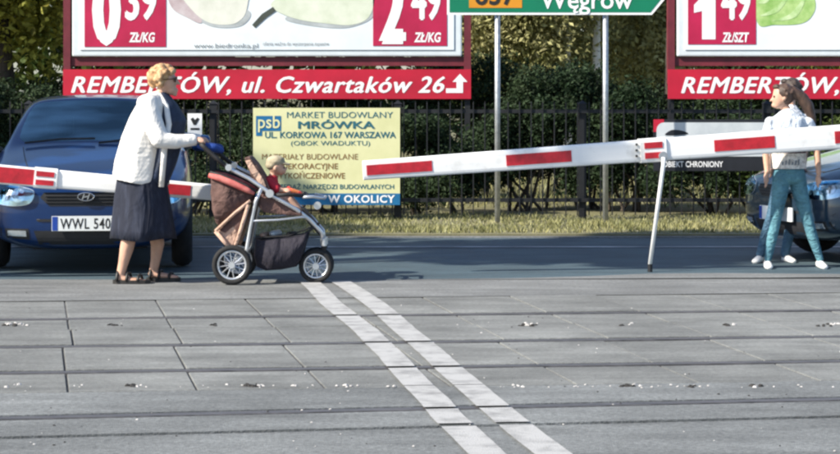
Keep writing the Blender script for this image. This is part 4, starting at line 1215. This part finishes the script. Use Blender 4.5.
# --- girls
def girl(D, base, label, head, hair_m, torso, legs, arms, shirt_m, jean_m, shoes, shoe_m, pony, waist, band):
    g = Fig(D); b = g.p(*base); b.z = 0
    t = thing('person', b, label, 'person', 'girls behind the right boom'); e = g.e
    hx, hy, face = head            # face: -1 looks left
    ch = [[e(hx, hy-1, 0, 9.6, 8.6, 11.5), e(hx+face*2.2, hy+3, 0, 8, 7.6, 10)], [e(hx+face*5, hy+9, 0, 4.6, 5, 4)],
          [e(hx+face*9.6, hy+3, 0, 1.5, 1.5, 1.8), e(hx+face*11.6, hy+5, 0, 1.2, 1.3, 1.3)], [e(hx+face*9.6, hy+9, 0, 1.3, 2.2, .8)], [e(hx+face*9.2, hy+10.8, 0, 1.3, 2.0, .8)],
          [e(hx-face*1.5, hy+3, -.068, 1.8, 1, 2.8)], [e(hx-face*1.5, hy+3, .068, 1.8, 1, 2.8)],
          [e(hx-face*1, hy+8, 0, 4.6, 4.6, 5), e(torso[0][0], torso[0][1]-3, 0, 4.6, 4.8, 5)]]
    ch.append([e(x, y, 0, w*.86, dd*.86, 6) for x, y, w, dd in torso])
    for a in arms:
        ch.append([e(*q) for q in a[0]]); ch += g.hand(*a[1])
    for L_ in legs: ch.append([e(x, y, dy, r*.8) for x, y, dy, r in L_])
    for (x, y, dy, dx) in shoes: ch.append([e(x, y-3, dy, 3.4), e(x+dx*.5, y-2, dy-.05, 3)])
    blob('body', ch, M['skin'], t, voxel=.008, iters=3)
    sc = [[e(x, y, 0, w, dd, 7) for x, y, w, dd in torso]]
    for a in arms:
        (x0, y0, d0, r0), (x1, y1, d1, r1) = a[0][0], a[0][1]
        sc.append([e(x0, y0+1, d0, r0+1.0), e(x0+(x1-x0)*.42, y0+(y1-y0)*.42, d0+(d1-d0)*.42, r0+1.2)])
    so = blob('shirt', sc, shirt_m, t, voxel=.009, iters=3, cuts=[(g.p(0, waist), Vector((0, 0, -1)))])
    if band:
        y0, y1, y2, xc, w, dd = band
        for ya, yb_, mm, nm, k in ((y0, y1, M['band'], 'dark_band', 1.05), (y1, y2, M['cream'], 'cream_hem', 1.07)):
            rr_ = []
            for yy in np.linspace(ya, yb_, 3):
                rr_.append([g.p(xc + w*k*math.cos(q), yy, dd*k*g.s*math.sin(q)) for q in np.linspace(0, 2*math.pi, 33)[:-1]])
            MB().loft(rr_, cap=False).build(nm, mm, so, smooth=True)
        for k in range(6):
            hx_ = (1.6 + 1.2*((k*7) % 3)/2)
            pts_ = []
            for px_, py_ in ((0, 0), (1.6, 0), (2.1, hx_*2), (.5, hx_*2)):
                X = g.p(xc - 9 + k*3.2 + px_, y2 - 4 - py_); qq = (X.x - g.p(xc, 0).x)/(w*1.09*g.s)
                pts_.append((X.x, g.D - dd*1.09*g.s*math.sqrt(max(0, 1 - qq*qq)) - .004, X.z))
            MB().add(pts_, [(0, 1, 2, 3)]).build('print_mark', M['print_grey'], so)
    jc = [[e(x, y, dy, r) for x, y, dy, r in L_[:-1]] + [e(L_[-1][0], L_[-1][1], L_[-1][2], L_[-1][3])] for L_ in legs]
    hxm = sum(L_[0][0] for L_ in legs)/len(legs)
    jc.append([e(hxm, waist, 0, torso[-1][2]*.95, torso[-1][3]*.98, 4), e(hxm, legs[0][0][1]+2, 0, torso[-1][2]*1.0, torso[-1][3], 7)])
    blob('jeans', jc, jean_m, t, voxel=.009, iters=3)
    hc = [[e(hx-face*2.2, hy-3, 0, 9.8, 9.8, 10.2)], [e(hx-face*3.5, hy+1, 0, 8.6, 9.4, 9)], [e(hx+face*5.5, hy-9, 0, 4, 6, 3)]]
    if pony: hc.append([e(*q) for q in pony])
    for k in range(40):
        d = Vector((rng.gauss(0,1), rng.gauss(0,1), rng.gauss(0,1))).normalized()
        if d.x*face > .25 and d.z < .55: continue
        if d.z < -.5: continue
        hc.append([e(hx-face*2 + d.x*10, hy-1-d.z*10.5, d.y*9.6*g.s, rng.uniform(1.2, 2.2))])
    blob('hair', hc, hair_m, t, voxel=.007, iters=1)
    for dy in (-.034, .034):
        q = g.p(hx+face*8.8, hy+.6, dy); MB().disc(q, (1, dy*6, 0), .008, .008, 10).build('eye', M['eye'], t)
    for (x, y, dy, dx) in shoes:
        mb = MB(); a = g.p(x, y, dy); rings = []
        d = Vector((dx*g.s*1.0, -.16, 0)).normalized(); sd = Vector((d.y, -d.x, 0))
        for f, w, h in ((-.06, .022, .05), (-.035, .030, .065), (0, .032, .064), (.05, .034, .052), (.09, .036, .042), (.13, .031, .035), (.15, .016, .026)):
            c = Vector((a.x, a.y, 0)) + d*f; r = []
            for k in range(14):
                q = 2*math.pi*k/14; cz = math.sin(q)
                r.append(c + sd*(w*math.cos(q)) + Vector((0, 0, max(0, h*.45 + h*.55*cz) if cz > -.8 else 0)))
            rings.append(r)
        so2 = mb.loft(rings).build('shoe', shoe_m, t, smooth=True)
    return t
D1 = 17.67
girl(D1, (795, 268), 'girl in a pale blue shirt and teal jeans behind the right boom, head turned left', (782, 96, -1), M['hair_brown'],
     [(787,114,7,8), (789,120,18.5,11), (789.5,134,17.5,12.5), (789,150,15,11.5), (788,164,16.5,12.5)],
     [[(781,176,-.02,9.6), (779,195,-.03,8.2), (775.5,217,-.02,6.2), (772,238,0,5.6), (768.5,259,.02,3.9)], [(797,176,.02,9.6), (801,195,.02,8.2), (807,217,.03,6.2), (813.5,238,.03,5.6), (820.5,259,.03,3.9)]],
     [([(770,121,0,4.6), (765,146,.0,3.9), (766,172,-.06,2.9)], (765,175,-.06,88,.35,1,13)), ([(809,121,0,4.6), (817,146,.02,3.9), (818,172,-.03,2.9)], (818,175,-.03,100,.35,-1,13))],
     M['tee'], M['jeans'], [(768,268,.02,-1.5), (821,268,.03,1.5)], M['shoe_white'],
     [(793,92,0,6,6,6), (802,98,0,6.5,6,6), (808,107,0,6,6,7), (812,117,0,4,4,5), (814,124,0,2,2,3)], 168, (146, 153, 168.5, 788.5, 16.6, 12.8))
D2 = 18.25
girl(D2, (785, 262.5), 'dark-haired girl in a white top half hidden behind the girl in teal jeans', (790, 90.5, -1), M['hair_dark'],
     [(791,110,7,8), (792,117,13,11), (792,132,13,12), (790,150,13,12), (787,165,16,12.5)],
     [[(782,178,-.02,10), (777,197,-.06,8.8), (771,216,-.08,6.8), (765,236,-.02,5.6), (761,254,.02,4.8)], [(793,178,.02,10), (795,197,.06,8.8), (795,216,.06,6.8), (790,236,.06,5.6), (786,254,.06,4.8)]],
     [([(781,118,.03,4.6), (776,142,.12,4), (774,164,.1,3)], (774,167,.1,95,.35,1,12)), ([(805,118,.03,4.6), (808,142,.12,4), (806,164,.1,3)], (806,167,.1,95,.35,-1,12))],
     M['tee_white'], M['jeans2'], [(760,262.5,.02,-9), (788,262.5,.06,5)], M['shoe_white'], None, 190, None)

# ------------------------------------------------------------------ stroller
M['st_silver'] = mat('stroller_silver', (0.66, 0.67, 0.69), 0.28, metal=.75, var=.08)
M['st_black'] = mat('stroller_black', (0.014, 0.013, 0.014), 0.7, var=.25, scale=30)
M['st_brown'] = mat('stroller_brown', (0.070, 0.036, 0.032), 0.85, c2=(0.125, 0.068, 0.058), scale=9)
M['st_tan'] = mat('stroller_tan', (0.50, 0.33, 0.25), 0.85, var=.12, scale=12)
M['st_pink'] = mat('stroller_red_trim', (0.42, 0.06, 0.06), 0.7, c2=(0.60, 0.20, 0.17), scale=12)
M['basket'] = mat('basket_mesh', (0.014, 0.012, 0.022), 0.85, var=.3, scale=60)
M['toy_orange'] = mat('toy_orange', (0.70, 0.20, 0.06), 0.5, c2=(0.6, 0.04, 0.04), scale=40, lo=.45, hi=.55)
M['blue_cloth'] = mat('royal_blue_cloth', (0.010, 0.045, 0.22), 0.8, var=.2, scale=18, bump=.4, bscale=40)
folds(M['st_brown'], .8, 10, (1, 1, 1)); folds(M['st_tan'], .6, 12, (1, 1, 1)); folds(M['basket'], .8, 9, (1, 1, .5))
S = Fig(16.4); HW = .24          # half width of the frame
sb_ = S.p(270, 281.5); sb_.z = 0
so = thing('stroller', sb_, 'brown stroller with silver frame and spoked wheels, hood folded down', 'stroller')
q = S.p
for s in (-1, 1):
    y = s*HW
    t1 = MB(); t1.tube([q(228,164,y), q(236,169.5,y), q(251,177,y), q(266,187,y), q(276,195,y), q(287,201.5,y*.95), q(298,208,y*.85), q(311,219,y*.6), q(322,231,y*.42), q(324,241,y*.40)], .0155, 10)
    t1.build('side_tube', M['st_silver'], so, smooth=True)
    MB().tube([q(264,187,y), q(258,200,y), q(253,224,y), q(249,248,y), q(243,258,y), q(236,262.5,y)], .0145, 10).build('rear_leg', M['st_silver'], so, smooth=True)
    MB().tube([q(252,223,y), q(256,219,y), q(280,218,y), q(303,215.5,y*.85), q(309,217,y*.62)], .0085, 8).build('cross_link', M['st_silver'], so, smooth=True)
    MB().tube([q(204,143,y), q(208,147,y), q(219,157,y), q(230,166,y)], [.017,.017,.016,.018], 10).build('handle_tube', M['st_black'], so, smooth=True)
    MB().disc(q(231.5,166.5,y), (0,1,0), .024, .05, 14).build('hinge_knob', M['st_silver'], so)
    MB().disc(q(272,192,y), (0,1,0), .030, .05, 14).build('hinge_knob', M['st_silver'], so)
MB().tube([q(204,143,-HW), q(203,142,-HW*.6), q(203,142,0), q(203,142,HW*.6), q(204,143,HW)], .017, 10).build('handle_bar', M['st_black'], so, smooth=True)
def st_wheel(x, y, dy, r, tyre):
    w = bpy.data.objects.new('wheel', None); COL.objects.link(w); w.parent = so
    c = q(x, y, dy); c.z = r; w.location = c - sb_; ORG[w.name] = Vector((0, 0, 0)); wl = w
    MB().ring((0,0,0), (0,1,0), r - tyre, tyre, 36, 10, sx=1.1).build('tyre', M['rubber'], wl, smooth=True)
    MB().ring((0,0,0), (0,1,0), r - 2.05*tyre, tyre*.52, 36, 8).build('rim', M['st_silver'], wl, smooth=True)
    MB().disc((0,0,0), (0,1,0), .024, .055, 16).build('hub', M['st_silver'], wl)
    for k in range(12):
        a_ = 2*math.pi*k/12
        MB().tube([(.015*math.cos(a_), 0, .015*math.sin(a_)), ((r-2*tyre)*math.cos(a_+.15), 0, (r-2*tyre)*math.sin(a_+.15))], .0042, 5).build('spoke', M['st_silver'], wl)
for dy in (-HW - .03, HW + .03): st_wheel(235, 262, dy, .147, .021)
for dy in (-.11, .11): st_wheel(316.5, 263, dy, .127, .019)
MB().tube([q(236,262,-HW-.03), q(236,262,HW+.03)], .011, 8).build('axle', M['st_silver'], so)
for s in (-1, 1):
    MB().tube([q(324,240,s*HW*.40), q(324.5,247,s*.09), q(321,255,s*.075), q(316.5,263.5,s*.075)], [.02,.02,.014,.014], 8).build('fork', M['st_black'], so, smooth=True)
    MB().tube([q(324.2,238,s*HW*.40), q(324.5,245,s*HW*.40)], .024, 12).build('swivel', M['st_silver'], so)
# folded hood, seat back, seat
def skin_panel(poly, dy0, dy1, m, name, parent, bev=.012):
    mb = MB(); mb.prism([q(x, y, dy0) for x, y in poly], (0, dy1 - dy0, 0)); return mb.build(name, m, parent, bevel=bev)
hood = MB(); rings = []
for k in range(13):
    f = k/12; dy = -HW*1.02 + 2*HW*1.02*f; bul = math.sin(f*math.pi)**.5
    pl = [(256,191), (246,186), (230,179), (213,172.5), (212,178), (212,192), (214,208), (217,222), (222,229), (236,219), (247,208), (254,199)]
    cx, cy = 236, 200; sc = .86 + .14*bul
    r = []
    for j, (x, y) in enumerate(pl):
        wr = 1 + .05*math.sin(j*2.1 + f*9)
        r.append(q(cx + (x-cx)*sc*wr, cy + (y-cy)*sc*wr, dy))
    rings.append(r)
ho = hood.loft(rings).build('hood', M['st_brown'], so, smooth=True)
for s in (-1, 1):
    y = s*(HW*1.02 + .012)
    MB().tube([q(212,174,y*.98), q(222,176.5,y), q(236,182,y), q(250,188.5,y), q(257,192,y)], [.018,.025,.026,.022,.012], 8).build('hood_trim', M['st_pink'], ho, smooth=True)
    MB().tube([q(213,171,y*.96), q(230,176,y*.98), q(248,184,y*.98), q(258,190,y*.98)], .012, 6).build('hood_rib', M['st_black'], ho, smooth=True)
    MB().tube([q(253,199,y), q(238,211,y), q(218.5,229,y)], .013, 6).build('tan_edge', M['st_tan'], so, smooth=True)
    MB().tube([q(218.5,229,y), q(227,239,y), q(234,247,y)], .016, 6).build('tan_edge', M['st_tan'], so, smooth=True)
    MB().tube([q(251,203,y), q(244,226,y), q(237,247,y)], .015, 6).build('tan_edge', M['st_tan'], so, smooth=True)
skin_panel([(219.5,229), (236,214), (245,208), (243,224), (237,243), (233,245), (226,238)], -HW*.98, HW*.98, M['st_tan'], 'storage_pouch', so)
skin_panel([(222,228), (238,214), (246,209), (245,216), (240,232), (236,224), (228,231)], -HW*1.01, HW*1.01, M['st_brown'], 'pouch_flap', so, bev=.006)
skin_panel([(246,157), (251,156), (258,164), (268,180), (274,194), (264,196), (254,178)], -HW*.72, HW*.72, M['st_brown'], 'seat_back', so)
skin_panel([(247,160), (252,159), (265,178), (268,186), (262,184), (253,172)], -HW*.76, -HW*.735, M['st_tan'], 'seat_back_lining', so, bev=.004)
skin_panel([(262,195), (276,197), (290,203), (303,209), (304,214), (292,214), (266,211), (260,205)], -HW*.85, HW*.85, M['st_brown'], 'seat', so)
skin_panel([(300,207), (305,208), (316,222), (324,232), (320,235), (308,222)], -HW*.30, HW*.30, M['st_black'], 'leg_rest', so, bev=.006)
MB().tube([q(275,194,-HW), q(290,193,-HW), q(304,194.5,-HW*.8), q(308,196,0), q(304,194.5,HW*.8), q(290,193,HW), q(275,194,HW)], .014, 10).build('bumper_bar', M['st_black'], so, smooth=True)
tr = MB(); tr.tube([q(304,196,-HW*.8), q(314,195.5,-HW*.7), q(325,197.5,-HW*.5), q(325,197.5,HW*.5), q(314,195.5,HW*.7)], .012, 8); tr.build('front_grip', M['st_silver'], so, smooth=True)
MB().disc(q(318,205,-.08), (0,1,0), .028, .05, 14).build('grip_knob', M['st_silver'], so)
bk = MB(); rings = []
for k in range(9):
    f = k/8; dy = -.2 + .4*f; b_ = .9 + .1*math.sin(f*math.pi)
    pl = [(256,236), (262,238), (275,236), (290,235), (305,233), (311,229), (307,243), (303,258), (297,266), (282,269), (266,270), (257,266), (254,254)]
    rings.append([q(282 + (x-282)*b_, 252 + (y-252)*b_, dy) for x, y in pl])
bk.loft(rings).build('basket', M['basket'], so, smooth=True)
MB().tube([q(255,250,-HW*.9), q(257,236,-HW*.85), q(290,234,-HW*.8), q(318,224,-HW*.5)], .006, 6).build('basket_strap', M['st_black'], so)
MB().beam(q(306,233,-.14), q(320,222,-.12), .02, .01, up=(0,1,0)).build('basket_strap', M['st_black'], so)
# things carried in and on the stroller
for x, y, r, mm, lab in ((266,234.5,4.2,'st_tan','small beige bundle at the rear of the stroller basket'), (276,233,4.8,'banner_grey','grey bag lying in the stroller basket'), (292,233.5,3.8,'st_black','black pouch at the front of the stroller basket')):
    b0 = q(x, y); t = blob('bundle', [[S.e(x-2,y,-.06,r,r*2,r*.7), S.e(x+2,y+.6,.04,r*.9,r*2,r*.8)]], M[mm], None, voxel=.012, iters=2); tag(t, lab, 'bag', 'bags in the stroller basket')
jk = blob('jacket', [[S.e(203,145,-.2,4.5,5,3.5), S.e(203,145,.2,4.5,5,3.5)], [S.e(206,146,-.18,4,6,4), S.e(214,147,-.17,7,7,4.5), S.e(222,150,-.12,4,7,3.5)], [S.e(206,146,.1,4,6,4), S.e(217,148.5,.1,6,7,4.5)], [S.e(210,147,-.15,6,6,4), S.e(210,147,.15,6,6,4)]], M['blue_cloth'], None, voxel=.011, iters=2)
tag(jk, 'royal blue garment draped over the stroller handle', 'garment')
ty = blob('toy', [[S.e(283,191,-.07,4.2,4,3), S.e(291,190.5,-.07,4.6,4,3.2), S.e(299,193,-.05,4.2,4,2.6)], [S.e(288,189,.03,3.6,4,3)]], M['toy_orange'], None, voxel=.008, iters=1)
tag(ty, 'orange and red soft toy on the stroller bumper bar', 'toy')
# child in the stroller
cb = q(272, 198)
ch = thing('person', cb, 'small child in a khaki cap and red top sitting in the stroller', 'person'); e = S.e
blob('body', [[e(268,194,0,8,9,7), e(270,184,0,7.5,9,7), e(272,177,0,4,4,4), e(275,171,0,3.6,3.6,4)], [e(276.5,166,0,8.4,8.2,9)], [e(280.5,170,0,5.8,6,5.5)], [e(286,169,0,1.5,1.3,1.3)], [e(284.5,173,0,1.6,2.2,.8)], [e(275.5,168.5,-.066,1.6,.8,2.2)], [e(275.5,168.5,.066,1.6,.8,2.2)],
    [e(270,182,-.07,3.6), e(277,189,-.1,3), e(285,190,-.08,2.4)], [e(270,182,.07,3.6), e(277,189,.1,3), e(285,190,.08,2.4)],
    [e(270,197,-.05,5), e(290,200,-.06,4.4), e(300,211,-.06,3.6)], [e(270,197,.05,5), e(290,200,.06,4.4), e(300,211,.06,3.6)]] + S.hand(285,190,-.08,0,.5,1,7) + S.hand(285,190,.08,0,.5,1,7), M['skin'], ch, voxel=.006, iters=2)
blob('red_top', [[e(268,193,0,9.5,10.5,7), e(270,184,0,9,10.5,7), e(272.5,177.5,0,5.5,6,3.5)], [e(269.5,182,-.07,5), e(277,188.5,-.1,4.2)], [e(269.5,182,.07,5), e(277,188.5,.1,4.2)]], M['red_cloth'], ch, voxel=.008, iters=2)
blob('cap', [[e(275.5,161.5,0,9.9,9.8,6.6)], [e(272.5,165,0,7.5,9.2,5.5)], [e(284,163.5,0,5,7,1.0), e(288,164.6,0,3,5,.8)]], M['khaki'], ch, voxel=.006, iters=2)
for dy in (-.028, .028): MB().disc(q(284.4,167.6,dy), (1, dy*8, 0), .006, .006, 8).build('eye', M['eye'], ch)
